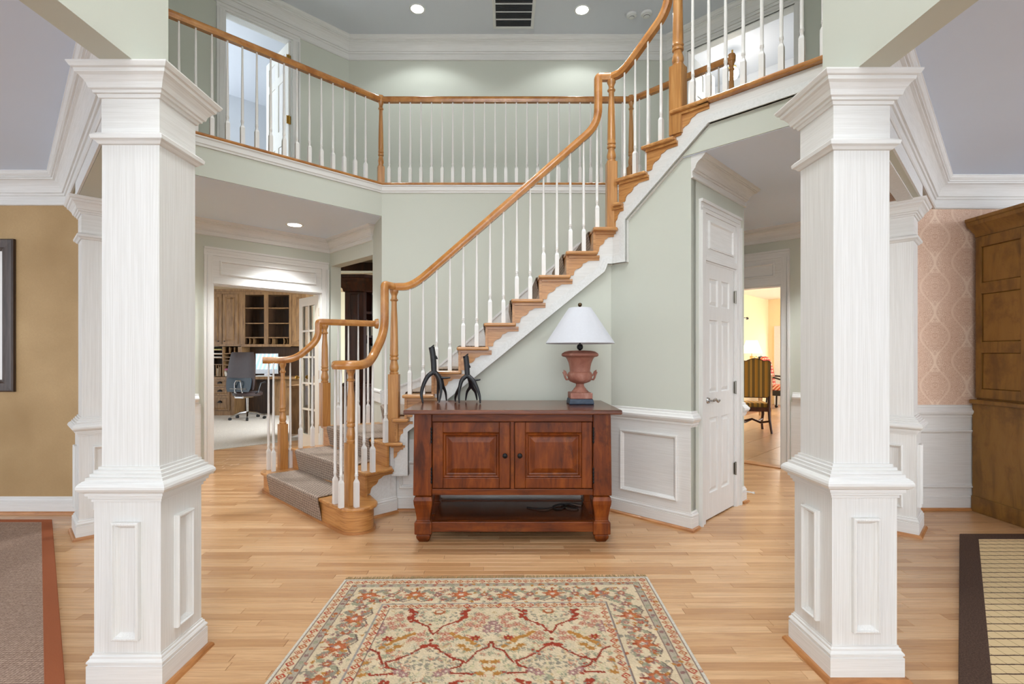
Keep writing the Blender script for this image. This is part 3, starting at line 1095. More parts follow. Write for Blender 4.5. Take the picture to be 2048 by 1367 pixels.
vt = thing('air_vent', 'white framed return air vent on high foyer ceiling', 'vent', (.095, 6.16, C2))
MB().box(-.225, .225, -.28, .28, -.004, -.001).build('duct_opening', DARKVOID, vt, world=False)
MB().rings(frame((0, 0, -.001), (1, 0, 0), (0, 0, -1), (0, -1, 0)), -.26, .26, -.315, .315, [(0, 0), (0, .012), (.01, .014), (.036, .010), (.040, 0)], False).build('vent_frame', PLAST, vt, world=False)
for y in (-.14, .0, .14):
    MB().box(-.222, .222, y - .007, y + .007, -.014, -.004).build('crossbar', PLAST, vt, world=False)
lm = mesh_only(MB().box(-.222, .222, -.004, .004, -.010, -.004), 'louvre', plain('louvre_grey', S(62, 64, 68), .6))
for i in range(26):
    o = bpy.data.objects.new('louvre', lm)
    COL.objects.link(o)
    o.parent = vt
    o.location = (0, -.27 + i * .0216, 0)


def detector(label, x, y, z, r):
    t = thing('smoke_detector', label, 'smoke detector', (x, y, z))
    MB().lathe([(r, -.001), (r, -.018), (r * .92, -.026), (r * .55, -.032), (r * .5, -.046), (r * .3, -.05)], 24).build('housing', PLAST, t, True, world=False)
    MB().lathe([(r * .52, -.038), (r * .53, -.040), (r * .53, -.043), (r * .5, -.045)], 20).build('sensor_slot', BLACK, t, world=False)
    return t


detector('round smoke detector left of pair on foyer ceiling', 1.555, 6.22, C2, .062)
detector('round smoke detector right of pair on foyer ceiling', 1.735, 6.20, C2, .07)
detector('round smoke detector seen through open upstairs left door', -3.33, 7.45, C2, .07)
# ------------------------------------------------------------------ staircase
XK = lambda k: -.855 + .2245 * (k - 5)
ZK = lambda k: RISE * k
SK = {14: -2.29, 15: -2.05, 16: -1.81}
uv = lambda u, v: ((u - v) * R2, (u + v) * R2)
ws = lambda c, s: ((c + s / R2) / 2, (c - s / R2) / 2)     # point with X+Y=c and (X-Y)/sqrt2=s

ST = thing('staircase', 'oak and white angled staircase with carpeted treads', 'staircase', (-.95, 4.25, 0))


def arc(cu, cv, r, a0, a1, n=10):
    return [uv(cu + r * math.cos(math.radians(a0 + (a1 - a0) * i / n)), cv + r * math.sin(math.radians(a0 + (a1 - a0) * i / n))) for i in range(n + 1)]


def bull(r, back):
    return arc(1.885, 5.03, r, 180, 20, 10) + [uv(back, 4.9), uv(back, 3.62)] + arc(1.885, 3.47, r, -20, -180, 10)


treads = {
    1: bull(.15, 2.08),
    2: [uv(1.985, 3.53), uv(2.235, 3.53), (-.945, 4.17), (-1.85, 5.19), (-1.99, 5.11), (-2.135, 4.98)],
    3: [(-.99, 4.115), (-.845, 4.115), (-1.26, 5.38), (-1.335, 5.38), (-1.37, 5.44), (-1.905, 5.165)],
    4: [(-.935, 4.118), (-.80, 4.118), (-.80, 5.38), (-1.32, 5.38)],
    12: [(XK(12), 4.122), (.915, 4.122), (1.35, 5.38), (XK(12), 5.38)],
    13: [(.872, 4.125), ws(5.015, -2.235), ws(6.70, -2.235), (1.34, 5.37)],
}
for k in range(5, 12):
    treads[k] = [(XK(k), 4.122), (XK(k + 1) + .04, 4.122), (XK(k + 1) + .04, 5.38), (XK(k), 5.38)]
for k in (14, 15, 16):
    e = SK[k] + (.275 if k < 16 else .30)
    treads[k] = [ws(5.015, SK[k]), ws(5.015, e), ws(6.70, e), ws(6.70, SK[k])]
for k, poly in treads.items():
    MB().prism(poly, ZK(k) - .028, ZK(k)).build('tread', OAK_X, ST, bevel=.010, seg=3)
    # cove under the nosing end
riser_lines = {2: (uv(2.02, 3.56), uv(2.04, 5.0)), 3: ((-.965, 4.15), (-1.86, 5.17)), 4: ((-.905, 4.18), (-1.30, 5.38)),
               13: ((.90, 4.18), (1.35, 5.38))}
for k in range(5, 13):
    riser_lines[k] = ((XK(k) + .03, 4.18), (XK(k) + .03, 5.38))
for k in (14, 15, 16):
    riser_lines[k] = (ws(5.09, SK[k] + .03), ws(6.70, SK[k] + .03))
MB().prism(bull(.122, 2.05), 0, ZK(1) - .028).build('riser', OAK_P, ST, smooth=True)
MB().prism(bull(.138, 2.05), 0, .018).build('shoe_moulding', SHOE, ST, smooth=True)
for k, (a, b) in riser_lines.items():
    F = wframe(a, b)
    ln = (V2(b) - V2(a)).length
    MB().obox(F, 0, ln, ZK(k - 1), ZK(k) - .028, -.02, 0).build('riser', OAK_P, ST)
# solid cores under the lower steps (closes the left, open side of the bottom flight)
for k, poly in ((2, [uv(2.05, 3.66), uv(2.33, 3.66), (-1.86, 5.12), (-2.09, 4.965)]), (3, [(-.955, 4.17), (-1.26, 5.36), (-1.34, 5.40), (-1.86, 5.135)])):
    MB().prism(poly, 0 if k == 2 else .2, ZK(k) - .03).build('step_carcass', OAK_P, ST)
MB().prism([(-.95, 4.21), (-.85, 4.21), (-.85, 5.36), (-1.28, 5.36)], .3, ZK(4) - .03).build('step_carcass', OAK_P, ST)


# stringers and scroll brackets
def nos(x):
    return ZK(5) + RISE / .2245 * (x - XK(5))


FM = frame((0, 4.20, 0), (1, 0, 0), (0, -1, 0))
poly = [(-.95, .31), (-.815, .31), (-.815, .676), (.819, 2.006), (.845, 2.07), (.895, 2.07), (.895, ZK(12) - .028)]
for k in range(12, 4, -1):
    poly += [(XK(k) + .03, ZK(k) - .028), (XK(k) + .03, ZK(k - 1) - .028)]
poly += [(-.91, ZK(4) - .028), (-.91, ZK(3) - .028), (-.95, ZK(3) - .028)]
MB().oprism(FM, poly, -.048, 0).build('stringer', T_H, ST)
FU = (W45[0] + W45[3] * .035, W45[1], W45[2], W45[3])
c = -SK[14] - 2.29
u_ = lambda s: s + 1.679
poly = [(-.661, 2.07), (-.527, 2.07), (-.527, 2.413), (.159, 2.975), (1.30, 2.975), (1.30, 3.122), (u_(SK[16]) + .03, 3.122)]
for k in (16, 15, 14):
    poly += [(u_(SK[k]) + .03, ZK(k) - .029), (u_(SK[k]) + .03, ZK(k - 1) - .028)]
poly += [(-.661, ZK(13) - .028)]
MB().oprism(FU, poly, -.033, 0).build('stringer', T_H, ST)


def band(F, pts, w, n0, n1):
    """moulding strip following a polyline, laid to its left side"""
    P = [Vector((p[0], p[1])) for p in pts]
    inn = []
    for i, p in enumerate(P):
        d1 = (p - P[i - 1]).normalized() if i else (P[1] - p).normalized()
        d2 = (P[i + 1] - p).normalized() if i < len(P) - 1 else d1
        n1_, n2_ = Vector((-d1.y, d1.x)), Vector((-d2.y, d2.x))
        inn.append(p + (n1_ + n2_) / max(.4, 1 + n1_.dot(n2_)) * w)
    mb = MB()
    for i in range(len(P) - 1):
        mb.oprism(F, [P[i], P[i + 1], inn[i + 1], inn[i]], n0, n1)
    return mb


for w, n1 in ((.066, .007), (.040, .020), (.016, .032)):
    band(FM, [(-.95, .31), (-.815, .31), (-.815, .676), (.819, 2.006), (.845, 2.07), (.895 + .01, 2.07)], w, 0, n1).build('stringer_moulding', T_N, ST)
    band(FU, [(-.665, 2.07), (-.527, 2.07), (-.527, 2.413), (.159, 2.975), (1.30, 2.975)], w, 0, n1).build('stringer_moulding', T_N, ST)

BR = [(0, 0), (.266, 0), (.266, -.038), (.180, -.041), (.168, -.044), (.158, -.052), (.146, -.058), (.130, -.062), (.124, -.066), (.118, -.082), (.106, -.096), (.090, -.104), (.074, -.108),
      (.062, -.116), (.052, -.128), (.048, -.142), (.046, -.158), (.040, -.164), (0, -.166)]


def bracket(F, x0, zt, ln):
    k = ln / .266
    pts = [(x0 + a * k, zt + b) for a, b in BR]
    MB().oprism(F, pts, 0, .010).build('scroll_bracket', OAK_P, ST)
    MB().obox(F, x0, x0 + ln, zt - .020, zt, .010, .028).build('cove_moulding', OAK_X, ST)


for k in range(5, 12):
    bracket(FM, XK(k) + .03, ZK(k) - .028, .256)
bracket(FM, -.91, ZK(4) - .028, .135)
bracket(FM, -.965, ZK(3) - .028, .125)
bracket(FM, XK(12) + .03, ZK(12) - .028, .165)
bracket(FU, -.655, ZK(13) - .028, .10)
for k in (14, 15, 16):
    bracket(FU, u_(SK[k]) + .03, ZK(k) - .028, .256)
FL2 = frame(uv(0, 3.625) + (0,), (R2, R2, 0), (R2, -R2, 0))
bracket(FL2, 2.035, ZK(2) - .028, .25)
MB().oprism(FL2, [(1.93, 0), (2.325, 0), (2.325, .55), (2.27, .55), (2.27, .365), (2.04, .365), (2.04, .18), (1.93, .18)], -.03, 0).build('stringer', T_N, ST)
MB().mould([uv(1.98, 3.625), uv(2.325, 3.625)], BASE).build('stringer_base', T_H, ST)
MB().mould([uv(1.98, 3.625), uv(2.325, 3.625)], SHOEP).build('shoe_moulding', SHOE, ST)
# panel frame on the white drop of the stringer beside the chest
# wall skirt on the back wall
Fk = frame((0, 5.38, 0), (1, 0, 0), (0, -1, 0))
top = [(-1.33, .93), (-.95, 1.06), (-.70, nos(-.70) + .10), (.76, nos(.76) + .10), (1.33, 2.72)]
MB().oprism(Fk, [(-1.33, .3)] + [(1.33, 2.2)] + top[::-1], -.001, .014).build('wall_skirt', T_N, ST)
band(Fk, top[::-1], .022, .014, .024).build('skirt_cap', T_N, ST)
MB().mould([(-1.53, 5.79), (-1.33, 5.38)], [(0, .80), (.016, .80), (.016, .90), (.022, .91), (.022, .925), (.008, .94), (0, .94)]).build('skirt_cap', T_N, ST)


# ------------------------------------------------------------------ runner
def runner():
    inner = {1: uv(1.73, 3.80), 2: uv(1.985, 3.80), 3: (-1.18, 4.325), 4: (-1.025, 4.36)}
    outer = {1: uv(1.73, 4.86), 2: uv(1.985, 4.84), 3: (-1.785, 5.02), 4: (-1.295, 5.21)}
    for k in range(5, 13):
        inner[k], outer[k] = (XK(k) - .008, 4.33), (XK(k) - .008, 5.22)
    inner[13], outer[13] = (.945, 4.34), (1.285, 5.22)
    for k in (14, 15, 16):
        inner[k], outer[k] = ws(5.35, SK[k] - .008), ws(6.45, SK[k] - .008)
    inner[17], outer[17] = ws(5.35, SK[16] + .5), ws(6.45, SK[16] + .5)
    mb = MB()

    def edge(P):
        out = []
        for k in range(1, 17):
            p = Vector(P[k])
            d = (Vector(P[k + 1]) - p).normalized()
            z0, z1 = ZK(k - 1), ZK(k)
            q = p + d * .03
            out += [(q.x, q.y, z0 + (.003 if k == 1 else .009)), (p.x, p.y, z1 - .030), (p.x - d.x * .004, p.y - d.y * .004, z1 - .008), (p.x, p.y, z1 + .006), (p.x + d.x * .012, p.y + d.y * .012, z1 + .010)]
        e = Vector(P[17])
        out.append((e.x, e.y, ZK(16) + .010))
        return out
    A, B = edge(inner), edge(outer)
    n = len(A)
    mid = 4
    vs, fs = [], []
    for i in range(n):
        for j in range(mid + 1):
            t = j / mid
            vs.append(tuple(A[i][m] * (1 - t) + B[i][m] * t for m in range(3)))
    for i in range(n - 1):
        for j in range(mid):
            a = i * (mid + 1) + j
            fs.append((a, a + 1, a + mid + 2, a + mid + 1))
    o = MB().add(vs, fs).build('stair_runner', RUNNER, None)
    so = o.modifiers.new('thick', 'SOLIDIFY')
    so.thickness, so.offset = .008, 0
    tag(o, 'grey-beige woven carpet runner down the staircase', 'carpet runner')


runner()

# ------------------------------------------------------------------ balusters, newels, rails
_bal = {}


def baluster_mesh(h, hb=.20):
    key = (round(h * 200), round(hb * 100))
    if key not in _bal:
        h = key[0] / 200
        mb = MB()
        w = .0165
        sv = [(-w, -w), (w, -w), (w, w), (-w, w)]
        mb.prism(sv, 0, hb - .02)
        a = .010
        top = [(-a, -a), (a, -a), (a, a), (-a, a)]
        mb.add([(x, y, hb - .02) for x, y in sv] + [(x, y, hb) for x, y in top], [(0, 1, 5, 4), (1, 2, 6, 5), (2, 3, 7, 6), (3, 0, 4, 7), (4, 5, 6, 7)])
        z = hb - .006
        mb.lathe([(.010, z), (.012, z + .008), (.010, z + .014), (.0115, z + .030), (.0142, z + .034), (.0142, z + .038), (.011, z + .041), (.0135, z + .046), (.0135, z + .050), (.0112, z + .054),
                  (.0122, z + .11), (.0120, z + .2), (.0075, h - .04), (.0072, h)], 10)
        _bal[key] = mesh_only(mb, 'baluster', BAL, True)
    return _bal[key]


_new = {}


def newel_mesh(h, hb, w=.043, cap=True):
    key = (round(h * 200), round(hb * 100), w)
    if key not in _new:
        mb = MB()
        c_ = .004
        mb.prism([(-w + c_, -w), (w - c_, -w), (w, -w + c_), (w, w - c_), (w - c_, w), (-w + c_, w), (-w, w - c_), (-w, -w + c_)], 0, hb)
        r = w * .86
        z = hb
        pr = [(r * .9, z - .002), (r, z + .006), (r, z + .016), (r * .80, z + .022), (r * .86, z + .028), (r * 1.02, z + .045), (r * 1.0, z + .065), (r * .76, z + .105), (r * .72, z + .118), (r * .95, z + .122),
              (r * 1.0, z + .132), (r * .95, z + .142), (r * .78, z + .148), (r * .96, z + .155), (r * 1.0, z + .163), (r * .90, z + .170), (r * .92, z + .20), (r * .80, (z + h) * .55), (r * .62, h - .14), (r * .62, h - .095), (r * .86, h - .088), (r * .9, h - .08), (r * .66, h - .07), (r * .62, h - .05), (r * .80, h - .03), (r * .98, h - .018), (r * .98, h)]
        mb.lathe(pr, 20)
        _new[key] = mesh_only(mb, 'newel_post', OAK, True)
    return _new[key]


RP = [(-.022, -.032), (.022, -.032), (.024, -.022), (.031, -.012), (.031, .002), (.026, .012), (.024, .020), (.016, .029), (0, .033), (-.016, .029), (-.024, .020), (-.026, .012), (-.031, .002), (-.031, -.012), (-.024, -.022)]

SR = thing('stair_railing', 'oak handrail with white balusters on camera side of stairs', 'railing', (-1.158, 3.753, .197))
cx, cy = -1.185, 3.765
pts = []
th1 = math.radians(-28)
for i in range(46):
    t = i / 45
    th = th1 - math.radians(430) * (1 - t)
    r = .040 + .070 * t
    pts.append(Vector((cx + r * math.cos(th), cy + r * math.sin(th), 1.238)))
p_exit = pts[-1]
ctrl = [(p_exit, 0), ((-1.058, 3.90, 1.255), .10), ((-.990, 4.09, 1.50), .12), ((-.990, 4.09, 1.885), .025), ((-.94, 4.22, 1.885), .02), ((-.787, 4.22, 1.885), .16),
        ((.772, 4.22, 3.245), .13), ((.772, 4.22, 3.645), .025), ((.885, 4.22, 3.645), .02), ((.965, 4.145, 3.645), .12), ((1.245, 3.865, 3.97), .11), ((1.245, 3.865, 4.35), .025), ((1.30, 3.81, 4.35), 0), ((2.2, 2.91, 4.35), 0)]
path = pts + fillet(ctrl, 8)[1:]
MB().sweep(path, RP).build('handrail', OAK_H, SR, True, angle=50)
MB().lathe([(.055, 1.207), (.072, 1.215), (.072, 1.258), (.05, 1.268), (.02, 1.271)], 24, (cx, cy)).build('volute_eye', OAK_H, SR, True)
main_rail = [p for p in path if abs(p.y - 4.22) < .004]


def rail_z(x):
    best = [p for p in main_rail]
    for a, b in zip(best, best[1:]):
        if a.x <= x <= b.x and b.x > a.x + 1e-6:
            return a.z + (b.z - a.z) * (x - a.x) / (b.x - a.x)
    return best[0].z if x < best[0].x else best[-1].z


def bal(parent, x, y, z0, ztop, rz=0.0, hb=.20):
    put(baluster_mesh(ztop - z0, hb), 'baluster', parent, (x, y, z0), rz)


for (x, y) in ((-1.283, 3.775), (-1.205, 3.672), (-1.098, 3.690), (-1.235, 3.86)):
    bal(SR, x, y, ZK(1), 1.208, .78)
bal(SR, -1.125, 3.985, ZK(2), 1.215, .78)
bal(SR, -1.047, 3.945, ZK(2), 1.27, .78)
bal(SR, -.995, 4.15, ZK(3), 1.50, .78)
put(newel_mesh(1.01, .46, .038), 'newel_post', SR, (-1.158, 3.753, ZK(1)), .78)
put(newel_mesh(1.265, .56), 'newel_post', SR, (-.94, 4.22, ZK(3)))
put(newel_mesh(1.25, .56), 'newel_post', SR, (.885, 4.22, ZK(12)))
put(newel_mesh(1.36, .52, .05), 'newel_post', SR, (1.305, 3.815, ZK(15) + .02), .785)
for k in range(5, 12):
    for dx in (.048, .160):
        x = XK(k) + dx
        bal(SR, x, 4.22, ZK(k), rail_z(x) - .030 + .012)
bal(SR, XK(12) + .048, 4.22, ZK(12), rail_z(XK(12) + .048) - .012)


def rail_on(path_, s_pt):
    p = min(path_, key=lambda q: (q.x - s_pt[0]) ** 2 + (q.y - s_pt[1]) ** 2)
    return p.z


for (x, y, k) in ((.975, 4.135, 13), (1.045, 4.065, 14), (1.125, 3.985, 14), (1.205, 3.905, 15)):
    t = (x - .965) / .28
    bal(SR, x, y, ZK(k), 3.645 + .325 * max(0, t) - .02, .785)
for i in range(12):
    s = -1.655 + i * .12
    x, y = ws(5.11, s)
    bal(SR, x, y, F2, 4.325, .785)

SL = thing('stair_railing', 'oak handrail with white balusters on office side of bottom steps', 'railing', (-2.19, 4.93, .197))
ctrl = [((-2.345, 4.84, 1.262), 0), ((-2.10, 4.985, 1.262), .12), ((-1.905, 5.10, 1.47), .11), ((-1.905, 5.10, 1.65), .022), ((-1.85, 5.13, 1.65), .02), ((-1.40, 5.40, 1.65), 0)]
lp = fillet(ctrl, 8)
MB().sweep(lp, RP).build('handrail', OAK_H, SL, True, angle=50)
rd = Vector((-.91, -.41, 0))
rc = Vector((-1.405, 5.40, 1.65))
MB().tube([rc - rd * .03, rc - rd * .02, rc + rd * .004], [.055, .055, .048], 20).build('rosette', OAK_H, SL, True)
put(newel_mesh(1.035, .44, .038), 'newel_post', SL, (-2.19, 4.93, ZK(1)), .78)
put(newel_mesh(1.03, .44, .043), 'newel_post', SL, (-1.85, 5.13, ZK(3)), .78)
for (x, y) in ((-2.315, 4.90), (-2.235, 4.83), (-2.14, 4.985)):
    bal(SL, x, y, ZK(1), 1.235, .78)
bal(SL, -2.035, 4.975, ZK(2), 1.285, .78)
bal(SL, -1.955, 5.075, ZK(2), 1.38, .78)
for t in (.253, .452, .646, .844):
    bal(SL, -1.85 + .45 * t, 5.13 + .27 * t, ZK(3), 1.625, .5)

BRL = thing('balcony_railing', 'oak rail with white balusters along upstairs balcony edge', 'railing', (0, 5.43, F2))
edge = [(-3.0, 3.71), (-1.33, 5.38), (1.33, 5.38), (2.07, 4.66)]
NOSE = [(-.14, 3.126), (.028, 3.126), (.034, 3.132), (.036, 3.142), (.030, 3.150), (.024, F2), (-.14, F2)]
MB().mould(edge, NOSE).build('nosing', OAK_H, BRL, True)
MB().mould(edge, [(0, 3.045), (.010, 3.045), (.012, 3.062), (.018, 3.068), (.018, 3.108), (.028, 3.118), (.028, 3.126), (0, 3.126)]).build('edge_moulding', T_H, BRL, True)
MB().mould([ws(5.10, -1.60), ws(5.10, -.30)], [(-.14, 3.124), (.05, 3.124), (.056, 3.130), (.058, 3.142), (.052, 3.151), (.046, F2), (-.14, F2)]).build('nosing', OAK_H, SR, True)
rp = [Vector((-3.05, 3.73, 4.07)), Vector((-1.352, 5.428, 4.07)), Vector((1.352, 5.428, 4.07)), Vector((2.10, 4.68, 4.07))]
for a, b in zip(rp, rp[1:]):
    d = (b - a).normalized()
    MB().sweep([a - d * .012, a + d * .02, b - d * .02, b + d * .012], RP).build('handrail', OAK_H, BRL, True, angle=50)
for p, rz in ((rp[1], .39), (rp[2], .39), (rp[3], .785)):
    put(newel_mesh(.90, .19, .036), 'newel_post', BRL, (p.x, p.y, F2), rz)
    put(mesh_only(MB().lathe([(.02, -.03), (.036, -.026), (.038, .02), (.03, .040), (.012, .048)], 16), 'newel_cap', OAK_H, True), 'newel_cap', BRL, (p.x, p.y, 4.07))
y = 4.362 - .0852 * 6
while y < 5.38:
    bal(BRL, y - 6.78, y, F2, 4.045, .785, .19)
    y += .0852
for i in range(23):
    x = -1.262 + i * .1145
    if x < 1.30:
        bal(BRL, x, 5.428, F2, 4.045, 0, .19)
for i in range(8):
    d = (rp[3] - rp[2]).normalized()
    p = rp[2] + d * (.10 + i * .12)
    bal(BRL, p.x, p.y, F2, 4.045, .785, .19)
# ------------------------------------------------------------------ helpers for furniture
def at(px, py, d):
    """world point seen at a measured photo position, at distance d"""
    return Vector(((px - 1012) / F_PX * d, d, H_CAM + (711 - py) / F_PX * d))


def sqloft(mb, cx, cy, prof):
    vs, fs = [], []
    for h, z in prof:
        vs += [(cx - h, cy - h, z), (cx + h, cy - h, z), (cx + h, cy + h, z), (cx - h, cy + h, z)]
    for k in range(len(prof) - 1):
        for i in range(4):
            j = (i + 1) % 4
            fs.append((k * 4 + i, k * 4 + j, k * 4 + 4 + j, k * 4 + 4 + i))
    m = len(prof) - 1
    fs += [(3, 2, 1, 0), (m * 4, m * 4 + 1, m * 4 + 2, m * 4 + 3)]
    return mb.add(vs, fs)


def ring(mb, prof, n=28, c=(0, 0), r0=.05):
    return mb.mould([(c[0] + r0 * math.cos(2 * math.pi * i / n), c[1] + r0 * math.sin(2 * math.pi * i / n)) for i in range(n)],
                    [((r - r0) * math.cos(math.pi / n) if False else (r - r0), z) for r, z in prof], True)


# ------------------------------------------------------------------ chest / sideboard
CH = thing('sideboard', 'dark cherry rustic sideboard chest with two panelled doors', 'sideboard', (.045, 3.8, 0))
MB().box(-.699, .791, 3.41, 4.17, .905, .937).build('top', CHERRY_T, CH, bevel=.008)
MB().box(-.600, .690, 3.535, 4.10, .335, .905).build('carcass', CHERRY, CH)
for x0, x1, s in ((-.641, -.518, -1), (.608, .731, 1)):
    for y0, y1 in ((3.50, 3.62), (3.99, 4.11)):
        o = 0.006 * s
        vs = [(x0 + (o if s < 0 else 0), y0 - .004, .331), (x1 + (o if s > 0 else 0), y0 - .004, .331), (x1 + (o if s > 0 else 0), y1, .331), (x0 + (o if s < 0 else 0), y1, .331), (x0, y0, .905), (x1, y0, .905), (x1, y1, .905), (x0, y1, .905)]
        MB().add(vs, [(0, 3, 2, 1), (4, 5, 6, 7), (0, 1, 5, 4), (1, 2, 6, 5), (2, 3, 7, 6), (3, 0, 4, 7)]).build('corner_post', CHERRY, CH, bevel=.006)
MB().box(-.518, .608, 3.512, 3.54, .846, .905).build('top_rail', CHERRY_X, CH, bevel=.004)
MB().box(-.518, .608, 3.508, 3.54, .333, .376).build('bottom_rail', CHERRY_X, CH, bevel=.004)
MB().box(.032, .057, 3.514, 3.54, .376, .846).build('centre_stile', CHERRY, CH, bevel=.003)
for x0, kx, hx in ((-.514, .507, -.006), (.062, .034, .547)):
    F = frame((x0, 3.51, .380), (1, 0, 0), (0, -1, 0))
    mb = MB()
    fr_boxes(mb, F, .541, .462, [(.074, .467)], [(.074, .388)], -.022, 0)
    d = mb.build('door', CHERRY, CH, bevel=.005)
    MB().rings(F, .074, .467, .074, .388, [(0, -.002), (.008, .006), (.016, .004), (.022, -.010), (.030, -.012), (.034, -.012), (.060, -.001), (.066, .002)]).build('raised_panel', CHERRY, d)
    q = F[0] + Vector((kx, 0, .232))
    mb = MB().tube([q, q + Vector((0, -.016, 0))], .006, 10)
    mb.tube([q + Vector((0, y, 0)) for y in (-.012, -.018, -.026, -.032, -.034)], [.010, .017, .018, .012, .004], 14)
    mb.build('knob', IRON, d, True)
    for z in (.062, .342):
        h = F[0] + Vector((hx, -.011, z + .03))
        mb = MB()
        pr, zs = [], []
        for i in range(21):
            t = i / 20
            zs.append(h + Vector((0, 0, -.056 + .112 * t)))
            pr.append(.0035 + .0035 * abs(math.sin(t * math.pi * 5)))
        mb.tube(zs, pr, 8)
        mb.build('hinge', IRON, d, True)
LEG = [(.044, .331), (.060, .322), (.066, .296), (.064, .270), (.056, .235), (.048, .18), (.047, .152), (.058, .146), (.060, .140), (.060, .064), (.056, .058), (.044, .056), (.050, .046), (.048, .030), (.034, .006), (.030, 0)]
for x in (-.579, .669):
    for y in (3.56, 4.05):
        sqloft(MB(), x, y, LEG).build('leg', CHERRY, CH, bevel=.004)
MB().box(-.525, .615, 3.545, 4.05, .118, .138).build('shelf', CHERRY_T, CH)
for y in (3.52, 4.04):
    MB().box(-.525, .615, y, y + .045, .072, .143).build('stretcher', CHERRY_X, CH, bevel=.005)
MB().box(-.525, .615, 4.03, 4.07, .262, .333).build('back_rail', CHERRY_X, CH, bevel=.004)

# cord lying on the lower shelf
pts = []
rnd = random.Random(3)
base_pts = [(.16, 3.86), (.22, 3.82), (.30, 3.80), (.36, 3.86), (.42, 3.92), (.48, 3.88), (.40, 3.80), (.34, 3.86), (.44, 3.95), (.54, 3.90), (.56, 3.80), (.46, 3.84), (.42, 3.93), (.52, 3.97), (.59, 3.90), (.60, 3.98)]
ctrl = [((x, y, .1425 + .004 * (i % 3)), .06) for i, (x, y) in enumerate(base_pts)]
mb = MB().tube(fillet(ctrl, 5), .0042, 8)
mb.tube([(.605, 3.98, .147), (.60, 4.01, .20), (.59, 4.02, .30), (.585, 4.02, .34)], .0035, 8)
cd = mb.build('power_cord', CORDM, None, True)
tag(cd, 'tangled black lamp cord on lower shelf of sideboard', 'cord')

# ------------------------------------------------------------------ urn table lamp
LX, LY, LZ = .571, 3.88, .937
LP = thing('table_lamp', 'terracotta urn table lamp with white cone shade', 'lamp', (LX, LY, LZ))
TERRA = wood('aged_terracotta', S(134, 82, 66), S(162, 108, 90), S(194, 152, 136), (9, 9, 9), .6, bstr=.15)
BLUE = wood('blue_painted_plinth', S(28, 40, 56), S(44, 62, 84), S(90, 104, 116), (12, 12, 40), .5)
SHADE = plain('white_linen_shade', S(194, 195, 200), .9, var=.02, scale=60)
B = lambda mb, nm, mt, sm=True, bv=0: mb.build(nm, mt, LP, sm, bevel=bv, world=False)
sqloft(MB(), 0, 0, [(.092, 0), (.094, .008), (.090, .030), (.086, .042)]).build('plinth', BLUE, LP, bevel=.004, world=False)
B(MB().box(-.084, .084, -.084, .084, .042, .088), 'urn_base', TERRA, False, .005)
urn = B(MB().lathe([(.062, .086), (.064, .094), (.058, .104), (.050, .108), (.048, .116), (.036, .128), (.031, .140), (.030, .150), (.034, .156), (.050, .160), (.078, .172), (.091, .190), (.095, .212), (.093, .232), (.087, .242), (.079, .247), (.078, .256), (.081, .285),
                    (.088, .315), (.099, .342), (.110, .358), (.132, .363), (.142, .372), (.139, .386), (.118, .400), (.085, .408), (.03, .410)], 36), 'urn_body', TERRA)
for s in (-1, 1):
    pts = [(s * .088, 0, .188), (s * .104, 0, .186), (s * .112, 0, .200), (s * .118, 0, .222), (s * .128, 0, .244), (s * .126, 0, .254), (s * .114, 0, .246), (s * .104, 0, .224), (s * .094, 0, .214)]
    MB().tube(pts, [.007, .008, .008, .0085, .0085, .008, .007, .007, .006], 8).build('urn_handle', TERRA, urn, True, world=False)
B(MB().lathe([(.008, .408), (.010, .414), (.020, .420), (.0245, .436), (.020, .452), (.010, .458), (.007, .462), (.006, .50)], 18), 'ball_stem', IRON)
B(ring(MB(), [(.262, .462), (.264, .466), (.086, .738), (.082, .738), (.258, .466)], 40), 'lamp_shade', SHADE)
mb = MB()
for s in (-1, 1):
    mb.tube([(s * .01, 0, .48), (s * .055, 0, .52), (s * .06, 0, .62), (s * .03, 0, .72), (0, 0, .742)], .002, 6)
for k in range(3):
    a = k * 2.094
    mb.tube([(0, 0, .736), (.084 * math.cos(a), .084 * math.sin(a), .734)], .002, 6)
B(mb, 'harp', BRASS)
B(MB().lathe([(.004, .738), (.006, .746), (.013, .752), (.0165, .762), (.013, .773), (.004, .778)], 14), 'finial', plain('antique_bronze', S(92, 74, 52), .35, 1.0))


# ------------------------------------------------------------------ antler figures
def antler(label, limbs):
    base = None
    mb = MB()
    for pts, r0, r1 in limbs:
        P3 = []
        for (zx, zy, d) in pts:
            P3.append(at(820 + zx / 9.11, 680 + zy / 9.11, d))
        # smooth with a Catmull-Rom pass
        Q = []
        for i in range(len(P3) - 1):
            p0, p1, p2, p3 = P3[max(i - 1, 0)], P3[i], P3[i + 1], P3[min(i + 2, len(P3) - 1)]
            for k in range(5):
                t = k / 5
                Q.append(.5 * ((2 * p1) + (p2 - p0) * t + (2 * p0 - 5 * p1 + 4 * p2 - p3) * t * t + (-p0 + 3 * p1 - 3 * p2 + p3) * t ** 3))
        Q.append(P3[-1])
        for q in Q:
            q.z = max(q.z, .9375 + r1 * .7)
        n = len(Q)
        mb.tube(Q, [(r0 + (r1 - r0) * (i / (n - 1)) ** 1.6) * 1.22 for i in range(n)], 10)
    o = mb.build('antler_figure', ANTLER, None, True, angle=80)
    return tag(o, label, 'antler ornament', 'black antler ornaments on the sideboard')


